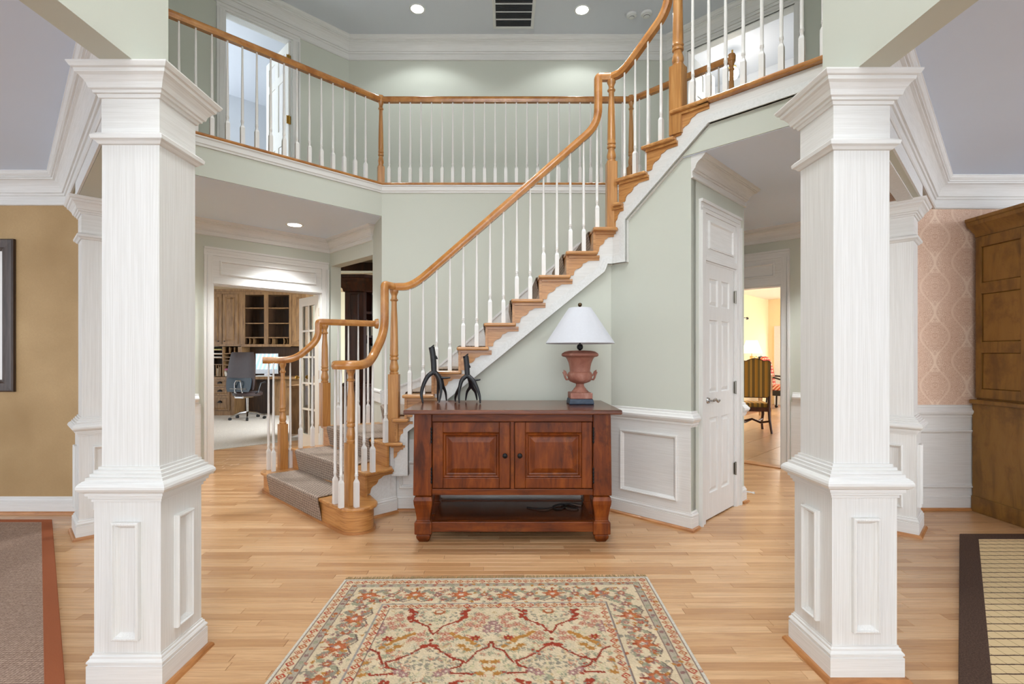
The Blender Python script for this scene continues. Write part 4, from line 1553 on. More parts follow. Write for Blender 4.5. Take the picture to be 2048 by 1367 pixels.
antler('taller black antler ornament, left of pair on sideboard', [
    ([(388, 122, 3.95), (400, 135, 3.95)], .023, .022), ([(393, 125, 3.95), (415, 250, 3.95), (430, 400, 3.95), (437, 560, 3.95), (440, 610, 3.95)], .0195, .017),
    ([(455, 290, 3.95), (480, 315, 3.95), (500, 345, 3.95)], .009, .003),
    ([(435, 575, 3.95), (330, 650, 3.93), (255, 790, 3.90), (208, 960, 3.87), (222, 1080, 3.86), (240, 1160, 3.86)], .015, .004),
    ([(445, 580, 3.95), (512, 690, 3.97), (518, 830, 3.99), (506, 970, 4.0), (508, 1105, 4.01)], .014, .004),
    ([(455, 575, 3.95), (535, 690, 3.94), (566, 830, 3.92), (560, 980, 3.91), (528, 1138, 3.90)], .014, .004),
    ([(470, 590, 3.95), (560, 700, 3.97), (600, 830, 4.0), (648, 950, 4.02), (664, 1100, 4.03)], .014, .004),
    ([(540, 665, 3.95), (590, 685, 3.95), (735, 682, 3.95)], .010, .005)])
antler('shorter black antler ornament, right of pair on sideboard', [
    ([(1008, 278, 3.95), (1022, 296, 3.95)], .022, .021), ([(1013, 285, 3.95), (1032, 420, 3.95), (1045, 640, 3.95), (1045, 665, 3.95)], .0185, .016),
    ([(1060, 450, 3.95), (1082, 478, 3.95), (1102, 498, 3.95)], .009, .003),
    ([(1045, 640, 3.95), (950, 720, 3.93), (908, 850, 3.90), (890, 980, 3.87), (897, 1155, 3.865)], .015, .004),
    ([(925, 810, 3.92), (850, 960, 3.96), (825, 1060, 3.99), (832, 1120, 3.99)], .010, .004),
    ([(1050, 645, 3.95), (1150, 735, 3.93), (1225, 880, 3.90), (1268, 1020, 3.87), (1280, 1155, 3.865)], .015, .004),
    ([(1070, 650, 3.95), (1100, 760, 3.98), (1095, 850, 4.0), (1040, 940, 4.03), (1014, 1095, 4.04)], .015, .004),
    ([(1100, 760, 3.98), (1140, 860, 4.0), (1195, 950, 4.03), (1222, 1090, 4.04)], .014, .004),
    ([(1130, 715, 3.95), (1180, 725, 3.95), (1284, 717, 3.95)], .009, .005)])


# ------------------------------------------------------------------ foyer rug
def foyer_rug():
    W, LN, st = 1.775, 2.70, .005
    nx, ny = int(W / st) + 1, int(LN / st) + 1
    x = np.linspace(-W / 2, W / 2, nx)
    y = np.linspace(0, LN, ny)                      # 0 = far edge
    X, Y = np.meshgrid(x, y)
    rng = np.random.default_rng(7)

    def lin(*c):
        return np.array(S(*c)[:3])
    img = np.empty((ny, nx, 3))
    img[:] = lin(208, 188, 156)
    IV, RED, RU, GOLD_, SL_, PK, PL, TL, DK = lin(204, 190, 162), lin(138, 48, 30), lin(166, 92, 52), lin(172, 118, 54), lin(138, 130, 114), lin(178, 118, 96), lin(140, 104, 98), lin(150, 148, 122), lin(98, 76, 72)
    # soft mottling
    low = rng.random((ny // 14 + 2, nx // 14 + 2))
    yi = np.clip((np.arange(ny) / 14), 0, low.shape[0] - 1.01)
    xi = np.clip((np.arange(nx) / 14), 0, low.shape[1] - 1.01)
    mot = low[yi.astype(int)][:, xi.astype(int)]
    img *= (.93 + .12 * mot)[..., None]
    D = np.minimum(np.minimum(X + W / 2, W / 2 - X), np.minimum(Y, LN - Y))   # distance from edge

    def region(cx, cy, r):
        i0, i1 = int(max(0, (cy - r) / st)), int(min(ny, (cy + r) / st + 2))
        j0, j1 = int(max(0, (cx - r + W / 2) / st)), int(min(nx, (cx + r + W / 2) / st + 2))
        return slice(i0, i1), slice(j0, j1)

    def ell(cx, cy, a, b, col, rot=0.0, ragged=.25, alpha=1.0):
        s = region(cx, cy, max(a, b) * 1.5)
        xx, yy = X[s] - cx, Y[s] - cy
        if xx.size == 0:
            return
        c_, s_ = math.cos(rot), math.sin(rot)
        p, q = (xx * c_ + yy * s_) / a, (-xx * s_ + yy * c_) / b
        ang = np.arctan2(q, p)
        rr = np.sqrt(p * p + q * q) * (1 + ragged * .5 * np.sin(ang * 7 + cx * 40))
        m = (rr < 1) & (rng.random(rr.shape) < alpha)
        img[s][m] = col * rng.uniform(.88, 1.12, (m.sum(), 1))

    def line(pts, w, col, wob=.15):
        for (ax, ay), (bx, by) in zip(pts, pts[1:]):
            L_ = math.hypot(bx - ax, by - ay)
            n = max(2, int(L_ / (w * .9)))
            for k in range(n + 1):
                t = k / n
                ell(ax + (bx - ax) * t + rng.normal(0, w * wob), ay + (by - ay) * t + rng.normal(0, w * wob), w, w, col, 0, .1)

    def flower(cx, cy, r, c1, c2, c3):
        ell(cx, cy, r, r * .85, c1, 0, .5)
        ell(cx, cy, r * .62, r * .5, c2, 0, .4)
        ell(cx, cy, r * .30, r * .26, c3)

    def leafs(cx, cy, r, col, n=4):
        for k in range(n):
            a = k * 2 * math.pi / n + .6
            ell(cx + 1.5 * r * math.cos(a), cy + 1.5 * r * math.sin(a), r * .8, r * .38, col, a, .35)

    def bandcol(d0, d1, col):
        m = (D >= d0) & (D < d1)
        img[m] = col * rng.uniform(.92, 1.08, (m.sum(), 1))
    bandcol(0, .016, lin(206, 198, 184))
    bandcol(.016, .021, DK * 1.3)
    bandcol(.072, .076, DK * 1.4)
    bandcol(.106, .110, DK * 1.5)
    bandcol(.076, .106, lin(168, 156, 136))
    bandcol(.296, .300, DK * 1.3)
    bandcol(.300, .306, lin(150, 142, 136))
    bandcol(.350, .354, DK * 1.3)

    def along(inset, step, fn):
        """call fn(cx, cy, i, horizontal) along a rectangle at the given inset"""
        hx, y0, y1 = W / 2 - inset, inset, LN - inset
        n = round(2 * hx / step)
        for i in range(n + 1):
            xx = -hx + 2 * hx * i / n
            fn(xx, y0, i, True)
            fn(xx, y1, i, True)
        n = round((y1 - y0) / step)
        for i in range(1, n):
            yy = y0 + (y1 - y0) * i / n
            fn(-hx, yy, i, False)
            fn(hx, yy, i, False)

    def diamond(cx, cy, i, h):
        s = region(cx, cy, .022)
        dd = np.abs(X[s] - cx) + np.abs(Y[s] - cy)
        img[s][dd < .021] = (RU if i % 2 else RED * 1.5)
        img[s][dd < .013] = lin(214, 196, 160)
        img[s][dd < .008] = RU
    along(.047, .042, diamond)
    along(.328, .042, diamond)
    along(.091, .05, lambda a, b, i, h: ell(a, b, .011, .011, (RU, PL, TL)[i % 3] * .95))

    def main(cx, cy, i, h):
        if i % 2 == 0:
            flower(cx, cy, .046, RU, lin(186, 104, 66), lin(206, 190, 170))
            for s in (-1, 1):
                for q in (-1, 1):
                    a, b = (.05 * s, .045 * q) if h else (.045 * q, .05 * s)
                    ell(cx + a, cy + b, .030, .014, SL_, .7 * s * q, .3)
            line([(cx, cy - .07), (cx, cy - .03)] if h else [(cx - .07, cy), (cx - .03, cy)], .004, RED)
            line([(cx - .10, cy + .05), (cx - .05, cy + .075), (cx, cy + .045), (cx + .05, cy + .075), (cx + .10, cy + .05)] if h else [(cx + .05, cy - .10), (cx + .075, cy - .05), (cx + .045, cy), (cx + .075, cy + .05), (cx + .05, cy + .10)], .003, DK)
        else:
            flower(cx, cy, .028, PL, RU, IV)
            leafs(cx, cy, .034, TL * .95, 4)
            for s in (-1, 1):
                a, b = (.06 * s, .055) if h else (.055, .06 * s)
                flower(cx + a * .6, cy + b, .016, RED * 1.35, PK, GOLD_)
                flower(cx - a * .6, cy - b, .016, PK, PL, IV)
    along(.203, .122, main)

    def fill(cx, cy, i, h):
        for k in range(2):
            ox, oy = rng.normal(0, .045, 2)
            c = (SL_, TL, PL, GOLD_, PK, RU)[rng.integers(6)]
            ell(cx + ox, cy + oy, .012, .008, c, rng.random() * 3, .4, .8)
    for off in (.14, .203, .265):
        along(off, .034, fill)
    # ---- field
    fx, fy0, fy1 = W / 2 - .356, .356, LN - .356

    def infield(px, py):
        return abs(px) < fx - .01 and fy0 + .01 < py < fy1 - .01
    keep = img.copy()
    m = D > .354
    n_sc = 2300
    for k in range(n_sc):
        px, py = rng.uniform(0, fx), rng.uniform(fy0, fy1)
        c = (TL, TL, SL_, IV * .93, lin(186, 160, 120), PK * 1.1, lin(190, 178, 140))[rng.integers(7)]
        for sx in (-1, 1):
            ell(sx * px, py, rng.uniform(.006, .020), rng.uniform(.005, .012), c, rng.random() * 3, .5, .6)
    per = .56
    cell = .275
    for row in range(4):
        y0 = fy0 + row * per
        for cxx in (-cell, cell):
            for s in (-1, 1):
                X_ = lambda a: cxx + s * a
                V = [(X_(.150), y0 + .02), (X_(.125), y0 + .05), (X_(.130), y0 + .085), (X_(.095), y0 + .125), (X_(.06), y0 + .150), (X_(.035), y0 + .165), (X_(.02), y0 + .205), (X_(0), y0 + .235)]
                line(V, .0052, RED)
                line([(X_(.15), y0 + .02), (X_(.115), y0 + .035), (X_(.14), y0 + .08), (X_(.105), y0 + .12)], .0095, RED * 1.15, .7)
                A = [(X_(0), y0 + .315), (X_(.035), y0 + .345), (X_(.07), y0 + .385), (X_(.12), y0 + .425), (X_(.165), y0 + .445), (X_(.15), y0 + .48), (X_(.105), y0 + .50), (X_(.12), y0 + .525), (X_(.2), y0 + .53)]
                line(A, .0056, RED)
                ell(X_(.022), y0 + .33, .020, .014, RED * 1.25)
                for q_ in range(9):
                    for PP in (V, A):
                        w_ = PP[rng.integers(len(PP))]
                        ell(w_[0] + rng.normal(0, .008), w_[1] + rng.normal(0, .008), .007, .006, RED * 1.2, 0, .5)
                E = [(X_(.27), y0 + .30), (X_(.262), y0 + .345), (X_(.215), y0 + .375), (X_(.195), y0 + .42), (X_(.175), y0 + .455)]
                line(E, .0052, RED)
                Y_ = [(X_(.085), y0 + .225), (X_(.13), y0 + .26), (X_(.17), y0 + .285), (X_(.215), y0 + .335)]
                line(Y_, .011, GOLD_, .35)
                flower(X_(.20), y0 + .27, .022, RED * 1.3, RED, GOLD_)
                for (a, b) in ((.20, .06), (.235, .09), (.185, .10), (.22, .135), (.16, .155), (.20, .17), (.055, .235), (.085, .27), (.05, .28), (.12, .195)):
                    flower(X_(a), y0 + b, .019, PK * .95, lin(196, 150, 130), RU)
                for (a, b) in ((.25, .175), (.27, .14), (.25, .21), (.10, .51), (.07, .53)):
                    flower(X_(a), y0 + b, .020, PL * 1.1, lin(172, 128, 124), IV)
                for (a, b) in ((.14, .33), (.17, .36), (.255, .45), (.27, .50), (.24, .53)):
                    ell(X_(a), y0 + b, .022, .012, GOLD_ * .95, .3 * s, .5)
                for (a, b) in ((.10, .055), (.05, .10), (.22, .31), (.06, .40), (.03, .45), (.0, .48), (.09, .46)):
                    leafs(X_(a), y0 + b, .014, SL_ * 1.02, 4)
            ell(cxx, y0 + .035, .030, .022, RU * .9)
            ell(cxx, y0 + .03, .017, .012, IV)
            ell(cxx, y0 + .285, .010, .012, RED)
    img[~m] = keep[~m]
    # weave speckle
    img *= rng.uniform(.86, 1.12, (ny, nx, 1))
    img = np.clip(img, 0, 1)
    rot = math.radians(-1.25)
    c_, s_ = math.cos(rot), math.sin(rot)
    ox, oy = -.052, 2.937
    Z = .010 + rng.uniform(-.0006, .0006, (ny, nx))
    edge = (D < .003)
    Z[edge] = .002
    # rug turned slightly against the boards
    WX = ox + X * c_ + (Y) * s_ * 1.0
    WY = oy - X * s_ - Y * c_
    co = np.stack([WX, WY, Z], -1).reshape(-1, 3)
    idx = np.arange(nx * ny).reshape(ny, nx)
    q = np.stack([idx[:-1, :-1], idx[1:, :-1], idx[1:, 1:], idx[:-1, 1:]], -1).reshape(-1, 4)
    me = bpy.data.meshes.new('area_rug')
    me.vertices.add(len(co))
    me.vertices.foreach_set('co', co.ravel())
    me.loops.add(q.size)
    me.loops.foreach_set('vertex_index', q.ravel())
    me.polygons.add(len(q))
    me.polygons.foreach_set('loop_start', np.arange(0, q.size, 4))
    me.update()
    ca = me.attributes.new('pile', 'FLOAT_COLOR', 'POINT')
    ca.data.foreach_set('color', np.concatenate([img.reshape(-1, 3), np.ones((nx * ny, 1))], 1).ravel())
    mt, nt, bs = newmat('hand_knotted_wool')
    an = N(nt, 'ShaderNodeAttribute', attribute_name='pile')
    f = noise(nt, coords(nt), 220, 2)
    L(nt, mixc(nt, math1(nt, 'MULTIPLY', f, .18), an.outputs['Color'], S(120, 110, 96)), bs.inputs['Base Color'])
    bs.inputs['Roughness'].default_value = .95
    bs.inputs['Specular IOR Level'].default_value = .08
    bump(nt, bs, f, .4, .003)
    me.materials.append(mt)
    root = thing('area_rug', 'ivory floral patterned wool rug with rust border', 'rug', (ox, oy, 0))
    o = bpy.data.objects.new('pile', me)
    COL.objects.link(o)
    o.parent = root
    o.location = (-ox, -oy, 0)
    # fringe strands on the far end
    mb = MB()
    rn = random.Random(2)
    n = 300
    for i in range(n):
        t = -W / 2 + W * (i + .5) / n
        bx, by = ox + t * c_, oy - t * s_
        l = .034 + rn.random() * .012
        a = rn.uniform(-.25, .25)
        p0 = Vector((bx, by - .004, .005))
        p1 = Vector((bx + l * math.sin(a), by + l * math.cos(a), .003))
        sd = Vector((.0022, 0, 0))
        up = Vector((0, 0, .003))
        mb.add([p0 - sd, p0 + sd, p1 + sd, p1 - sd, p0 + up, p1 + up * .6], [(0, 1, 4), (1, 2, 5, 4), (2, 3, 5), (3, 0, 4, 5)])
    fr = mb.build('fringe', carpet('fringe_cotton', S(150, 128, 92), S(188, 166, 126), 300), root)
    fr['kind'] = 'stuff'


foyer_rug()


def offset_poly(poly, w):
    n = len(poly)
    P = [Vector(p) for p in poly]
    ar = sum(P[i].x * P[(i + 1) % n].y - P[(i + 1) % n].x * P[i].y for i in range(n))
    sg = 1 if ar > 0 else -1
    out = []
    for i in range(n):
        d1, d2 = (P[i] - P[i - 1]).normalized(), (P[(i + 1) % n] - P[i]).normalized()
        n1, n2 = Vector((-d1.y, d1.x)) * sg, Vector((-d2.y, d2.x)) * sg
        q = P[i] + (n1 + n2) / max(.3, 1 + n1.dot(n2)) * w
        out.append((q.x, q.y))
    return out


def cut_rug(label, poly, w, fm, bm, zf, zb):
    t = thing('area_rug', label, 'rug', (poly[0][0], poly[0][1], 0))
    inn = offset_poly(poly, w)
    MB().prism(offset_poly(poly, w * .92), .0005, zf).build('field', fm, t)
    for i in range(len(poly)):
        j = (i + 1) % len(poly)
        MB().prism([poly[i], poly[j], inn[j], inn[i]], .0005, zb).build('border_band', bm, t, bevel=.003)
    return t


def grid_mat():
    m, nt, bs = newmat('beige_grid_weave')
    ge = N(nt, 'ShaderNodeNewGeometry')
    sx = N(nt, 'ShaderNodeSeparateXYZ')
    L(nt, ge.outputs['Position'], sx.inputs[0])
    n = noise(nt, coords(nt), 40, 2)
    yy = math1(nt, 'ADD', sx.outputs[1], math1(nt, 'MULTIPLY', n, .006))
    a = math1(nt, 'LESS_THAN', math1(nt, 'FRACT', math1(nt, 'DIVIDE', yy, .064)), .13)
    b = math1(nt, 'LESS_THAN', math1(nt, 'FRACT', math1(nt, 'DIVIDE', sx.outputs[0], .062)), .05)
    c = math1(nt, 'LESS_THAN', math1(nt, 'FRACT', math1(nt, 'DIVIDE', yy, .016)), .2)
    col = mixc(nt, math1(nt, 'MULTIPLY', c, .22), S(218, 192, 146), S(168, 138, 98))
    col = mixc(nt, math1(nt, 'MULTIPLY', b, .7), col, S(120, 84, 52))
    col = mixc(nt, a, col, S(82, 58, 42))
    L(nt, col, bs.inputs['Base Color'])
    bs.inputs['Roughness'].default_value = .9
    bump(nt, bs, math1(nt, 'SUBTRACT', 1.0, a), .5, .003)
    return m


cut_rug('brown sisal rug with rust border in gold-walled room', [(-3.60, 3.985), (-1.55, 1.78), (-1.95, 1.35), (-6.5, 1.35), (-6.5, 3.985)], .062, SISAL, RUST, .008, .010)
cut_rug('beige grid rug with dark brown border in papered room', [(3.30, 3.656), (3.90, 3.656), (3.90, 1.2), (2.1, 1.2), (1.66, 1.845)], .10, grid_mat(), DKBR, .009, .013)

# ------------------------------------------------------------------ framed picture in the left room
PF = thing('picture_frame', 'dark wood framed picture with white mat on gold wall', 'picture', (-4.6, 4.15, 1.0))
F = frame((0, 4.168, 0), (1, 0, 0), (0, -1, 0))
FRM = wood('dark_walnut_frame', S(42, 30, 24), S(70, 54, 46), S(92, 76, 66), (30, 30, 3), .4)
MB().rings(F, -5.06, -4.066, 1.009, 2.27, [(0, 0), (0, .022), (.010, .030), (.030, .026), (.070, .022), (.082, .028), (.092, .022), (.10, .008)], False).build('frame', FRM, PF)
MB().obox(F, -4.99, -4.14, 1.08, 2.20, .002, .009).build('mat_board', plain('mat_board_white', S(228, 226, 222), .25, var=.01, coat=.6), PF)
MB().obox(F, -4.80, -4.33, 1.30, 1.98, .009, .011).build('print', wood('sepia_print', S(120, 104, 84), S(170, 152, 126), S(206, 192, 168), (6, 6, 6), .5), PF)

# ------------------------------------------------------------------ hutch
HU = thing('hutch_cupboard', 'tall mustard brown painted pine cupboard in papered room', 'cupboard', (4.2, 3.55, 0))
F = frame((3.94, 4.245, 0), (0, -1, 0), (-1, 0, 0))
MB().obox(F, 0, 1.32, .0, .905, -.5, .0).build('lower_cabinet', HUTCH, HU)
MB().obox(F, 0.01, 1.31, .94, 2.33, -.48, -.03).build('upper_cabinet', HUTCH, HU)
MB().obox(F, -.0, 1.34, .905, .94, -.5, .03).build('ledge', HUTCH, HU, bevel=.008)
MB().mould([(3.97, 4.24), (3.97, 2.93)], [(0, 2.30), (.012, 2.30), (.016, 2.325), (.05, 2.36), (.085, 2.39), (.09, 2.42), (.10, 2.425), (.10, 2.45), (-.4, 2.45), (-.4, 2.30)][::1]).build('cornice', HUTCH, HU, True)
MB().obox(F, 0, 1.33, 0, .13, 0, .014).build('plinth', HUTCH, HU, bevel=.006)
for u0 in (.02, .68):
    Fd_ = (F[0] + F[1] * u0 + Vector((0, 0, .955)) - F[3] * .03, F[1], F[2], F[3])
    mb = MB()
    us, vs = [(.05, .37)] if u0 < .5 else [(.05, .55)], [(.075, .375), (.465, .865), (.955, 1.255)]
    wd = .42 if u0 < .5 else .60
    fr_boxes(mb, Fd_, wd, 1.34, us, vs, 0, .022)
    d = mb.build('door', HUTCH, HU, bevel=.002)
    for (a, b) in vs:
        MB().rings(Fd_, us[0][0], us[0][1], a, b, [(0, .006), (.004, .008), (.008, .012)]).build('door_panel', HUTCH, d)
# ------------------------------------------------------------------ home office (beyond the double doorway)
OY = 11.1
X_ = lambda px, d=OY: (px - 1012) / F_PX * d
Z_ = lambda py, d=OY: H_CAM + (711 - py) / F_PX * d
FO = frame((0, OY, 0), (1, 0, 0), (0, -1, 0))


def cab_door(parent, F, u0, u1, v0, v1, knob=None):
    G = (F[0] + F[1] * u0 + F[2] * v0, F[1], F[2], F[3])
    w, h = u1 - u0, v1 - v0
    mb = MB()
    fr_boxes(mb, G, w, h, [(.06, w - .06)], [(.06, h - .06)], 0, .02)
    d = mb.build('door', OFFW, parent)
    MB().rings(G, .06, w - .06, .06, h - .06, [(0, .018), (.004, .006), (.02, .006), (.05, .014)]).build('door_panel', OFFW, d)
    if knob is not None:
        q = G[0] + G[1] * knob + G[2] * .06 + G[3] * .02
        MB().tube([q, q + G[3] * .015, q + G[3] * .03], [.006, .014, .010], 10).build('knob', IRON, d, True)
    return d


UC = thing('wall_cabinet', 'maple wall cabinet with paired doors left in office', 'cabinet', (X_(448), 11.3, Z_(692)))
MB().box(X_(405), X_(484), OY, 11.52, Z_(692), Z_(583)).build('carcass', OFFW, UC)
cab_door(UC, FO, X_(414), X_(444.5), Z_(687.5), Z_(588), .27)
cab_door(UC, FO, X_(446), X_(476.5), Z_(687.5), Z_(588), .05)
UC2 = thing('wall_cabinet', 'maple wall cabinet right of open shelves in office', 'cabinet', (X_(592), 11.3, Z_(692)))
MB().box(X_(582), X_(612), OY, 11.52, Z_(692), Z_(583)).build('carcass', OFFW, UC2)
cab_door(UC2, FO, X_(585), X_(610), Z_(687.5), Z_(588))

BS = thing('bookshelf', 'open maple bookshelf with paper sorter in office', 'bookshelf', (X_(532), 11.3, Z_(692)))
mb = MB()
zb, zt = Z_(693), Z_(583)
for a, b in ((484, 489.5), (528, 536), (578, 582)):
    MB().box(X_(a), X_(b), OY, 11.5, zb, zt).build('upright', OFFW, BS)
MB().box(X_(484), X_(582), OY + .002, 11.5, Z_(589), zt).build('top_rail', OFFW, BS)
MB().box(X_(484), X_(582), OY - .04, 11.5, zb, Z_(688)).build('base_ledge', OFFW, BS)
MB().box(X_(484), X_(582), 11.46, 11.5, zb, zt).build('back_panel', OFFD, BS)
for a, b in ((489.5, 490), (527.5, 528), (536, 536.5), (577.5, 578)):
    MB().box(X_(a), X_(b), OY + .02, 11.46, Z_(688), Z_(589)).build('side_shade', OFFD, BS)  # dark boards added to put recess shade on the shelf sides
for a, b in ((489.5, 528), (536, 578)):
    for py in (615.5, 646, 674.5):
        MB().box(X_(a), X_(b), OY + .02, 11.46, Z_(py + 1), Z_(py - 1)).build('shelf', OFFW, BS)
for px in (496, 504, 526, 535, 542, 565, 572):
    if 528 < px < 536:
        continue
    G = frame((X_(px), OY + .03, Z_(688)), (0, 1, 0), (-1, 0, 0))
    MB().oprism(G, [(0, 0), (.3, 0), (.3, .135), (0, .135), (.03, .11), (.04, .07), (.03, .03)], -.006, .006).build('divider', OFFW, BS)
MB().box(X_(403), X_(614), OY - .05, 11.5, Z_(583), Z_(578)).build('cornice', OFFW, UC)

DR = thing('drawer_cabinet', 'maple drawer cabinet with three cup-pull drawers in office', 'cabinet', (X_(447), 11.1, 0))
MB().box(X_(405), X_(470), OY - .12, 11.5, .0, Z_(758)).build('carcass', OFFW, DR)
MB().box(X_(403), X_(471.5), OY - .15, 11.5, Z_(758), Z_(753)).build('worktop', OFFW, DR)
Fdw = frame((0, OY - .12, 0), (1, 0, 0), (0, -1, 0))
for a, b in ((758.5, 773), (774.5, 789), (790.5, 819)):
    G = (Fdw[0] + Fdw[1] * X_(428.5) + Fdw[2] * Z_(b), Fdw[1], Fdw[2], Fdw[3])
    w, h = X_(466) - X_(428.5), Z_(a) - Z_(b)
    mb = MB()
    fr_boxes(mb, G, w, h, [(.05, w - .05)], [(.035, h - .035)], 0, .02)
    d = mb.build('drawer', OFFW, DR)
    MB().rings(G, .05, w - .05, .035, h - .035, [(0, .018), (.004, .006), (.02, .010)]).build('drawer_panel', OFFW, d)
    q = G[0] + G[1] * (w / 2) + G[2] * (h * .58)
    mb = MB()
    vs = [q + G[1] * (.05 * math.cos(t)) + G[2] * (.045 * math.sin(t) - .01) + G[3] * .02 for t in [i * math.pi / 10 for i in range(11)]]
    vs2 = [q + G[1] * (.045 * math.cos(t)) + G[2] * (.03 * math.sin(t) - .012) + G[3] * .05 for t in [i * math.pi / 10 for i in range(11)]]
    mb.add(vs + vs2, [(i, i + 1, 12 + i, 11 + i) for i in range(10)] + [tuple(range(11, 22))])
    mb.build('cup_pull', IRON, d, True)
MB().box(X_(405), X_(472), OY - .13, OY - .11, 0, Z_(820)).build('plinth', OFFW, DR)

PG = thing('pigeonhole_organizer', 'maple pigeonhole paper organizer above office drawers', 'organizer', (X_(452), 11.2, Z_(753)))
zb, zt = Z_(752.5), Z_(693)
for a, b in ((405, 408), (444.5, 446.5), (476, 484)):
    MB().box(X_(a), X_(b), OY + .0, 11.48, zb, zt).build('upright', OFFW, PG)
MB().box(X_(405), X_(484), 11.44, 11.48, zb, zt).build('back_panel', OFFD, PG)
for px0, px1, pys in ((408, 444.5, (700, 708.5, 715.5, 728.5)), (446.5, 476, (706.5, 714, 720.5, 729.5))):
    for py in pys:
        MB().box(X_(px0), X_(px1), OY + .01, 11.44, Z_(py + .7), Z_(py - .7)).build('shelf', OFFW, PG)
for px, a, b in ((431, 752, 729), (436, 752, 729), (440, 752, 729), (457.5, 706, 694), (467.5, 706, 694)):
    MB().box(X_(px) - .005, X_(px) + .005, OY + .02, 11.44, Z_(a), Z_(b)).build('divider', OFFW, PG)
rnd = random.Random(11)
PAPER = [plain('paper_%d' % i, c_, .8, var=.03) for i, c_ in enumerate((S(214, 206, 190), S(190, 176, 156), S(226, 222, 214), S(150, 70, 110), S(196, 190, 120)))]
for i, (px, py, nm) in enumerate(((432, 749, 'on the lower left'), (438, 750, 'beside it'), (450, 750, 'lower middle'), (456, 751, 'lower right'))):
    a = rnd.uniform(-.25, .25)
    G = frame((X_(px), OY + .04, Z_(752)), (math.cos(a), 0, math.sin(a)), (0, -1, 0), (-math.sin(a), 0, math.cos(a)))
    o = MB().obox(G, -.022, .022, 0, .17 + .03 * (i % 2), -.2, .0).build('file_folder', PAPER[i % 3], None)
    tag(o, ('leaning tan paper folder, leftmost in office organizer slots', 'grey-tan paper folder, second from left in organizer', 'white paper folder, third from left in organizer', 'tan paper folder, rightmost in organizer slots')[i], 'folder', 'folders in the office organizer')
for i, (px0, px1, py, mi) in enumerate(((410, 442, 699, 4), (411, 443, 707.5, 2), (410, 442, 714.5, 2), (448, 466, 739, 3))):
    o = MB().box(X_(px0), X_(px1), OY + .03, 11.4, Z_(py + (.3 if i < 3 else 1)), Z_(py - (1.6 if i < 3 else 2))).build('paper_stack', PAPER[mi])
    o.location.z += .002
    tag(o, ('yellowish paper stack on top organizer shelf', 'white paper stack on second organizer shelf', 'white paper stack on third organizer shelf', 'magenta paper bundle in right organizer column')[i], 'paper', 'papers in the office organizer')
MB().box(X_(446.5), X_(476), OY + .01, 11.44, Z_(742), Z_(740.8)).build('shelf', OFFW, PG)

DK_ = thing('desk', 'built-in maple office desk under bookshelf', 'desk', (X_(535), 11.1, 0))
MB().box(X_(471.5), X_(640), OY - .25, 11.5, Z_(757), Z_(752)).build('worktop', OFFW, DK_)
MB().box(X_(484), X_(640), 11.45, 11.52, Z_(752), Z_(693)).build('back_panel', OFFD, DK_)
MB().box(X_(553), X_(640), OY - .15, 11.45, 0, Z_(757)).build('pedestal', OFFW, DK_)
MB().box(X_(471), X_(476), OY - .15, 11.45, 0, Z_(757)).build('end_panel', OFFW, DK_)
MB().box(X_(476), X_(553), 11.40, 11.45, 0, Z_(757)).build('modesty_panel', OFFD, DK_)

SCREEN, nt, bs = newmat('screen_painted_glare')
sxn = N(nt, 'ShaderNodeSeparateXYZ')
L(nt, coords(nt), sxn.inputs[0])
f = math1(nt, 'SINE', math1(nt, 'MULTIPLY', math1(nt, 'ADD', sxn.outputs[0], math1(nt, 'MULTIPLY', sxn.outputs[2], -.35)), 70))  # slanted blue-white bands put screen reflections into the colour and glow
c_ = ramp(nt, f, [(.35, S(150, 186, 214)), (.6, S(236, 244, 250))])
L(nt, c_, bs.inputs['Base Color'])
L(nt, c_, bs.inputs['Emission Color'])
bs.inputs['Emission Strength'].default_value = .8
bs.inputs['Roughness'].default_value = .15
MO = thing('computer_monitor', 'bright silver computer monitor on office desk', 'monitor', (X_(532), 11.15, Z_(752)))
MB().box(X_(509.5), X_(554), 11.13, 11.16, Z_(747), Z_(706.5)).build('housing', plain('silver_plastic', S(200, 206, 212), .3), MO, bevel=.004)
MB().box(X_(511), X_(552.5), 11.124, 11.131, Z_(738), Z_(708)).build('screen', SCREEN, MO)
MB().box(X_(526), X_(538), 11.16, 11.22, Z_(752) + .01, Z_(740)).build('stand', CHROME, MO)
MB().box(X_(522), X_(542), 11.08, 11.26, Z_(752) + .001, Z_(752) + .012).build('foot', CHROME, MO)
kb = MB().box(X_(520), X_(548), 10.9, 11.02, Z_(752) + .002, Z_(752) + .022).build('keyboard', PLAST, None, bevel=.004)
tag(kb, 'white keyboard on office desk below monitor', 'keyboard')

# return desk close to the french door
RD = thing('return_desk', 'brown wooden side desk behind the french door', 'desk', (-3.1, 8.3, 0))
MB().box(-3.50, -2.42, 8.02, 8.62, .79, .83).build('worktop', OFFW, RD, bevel=.004)
MB().box(-3.47, -3.44, 8.05, 8.60, .0, .79).build('end_panel', OFFW, RD)
MB().box(-3.44, -2.44, 8.05, 8.08, .05, .79).build('modesty_panel', OFFW, RD)

# office chair
oc = Vector((X_(495, 10.35), 10.35, 0))
OC = thing('office_chair', 'brown leather high-back office chair on chrome star base', 'chair', oc, math.radians(-12))


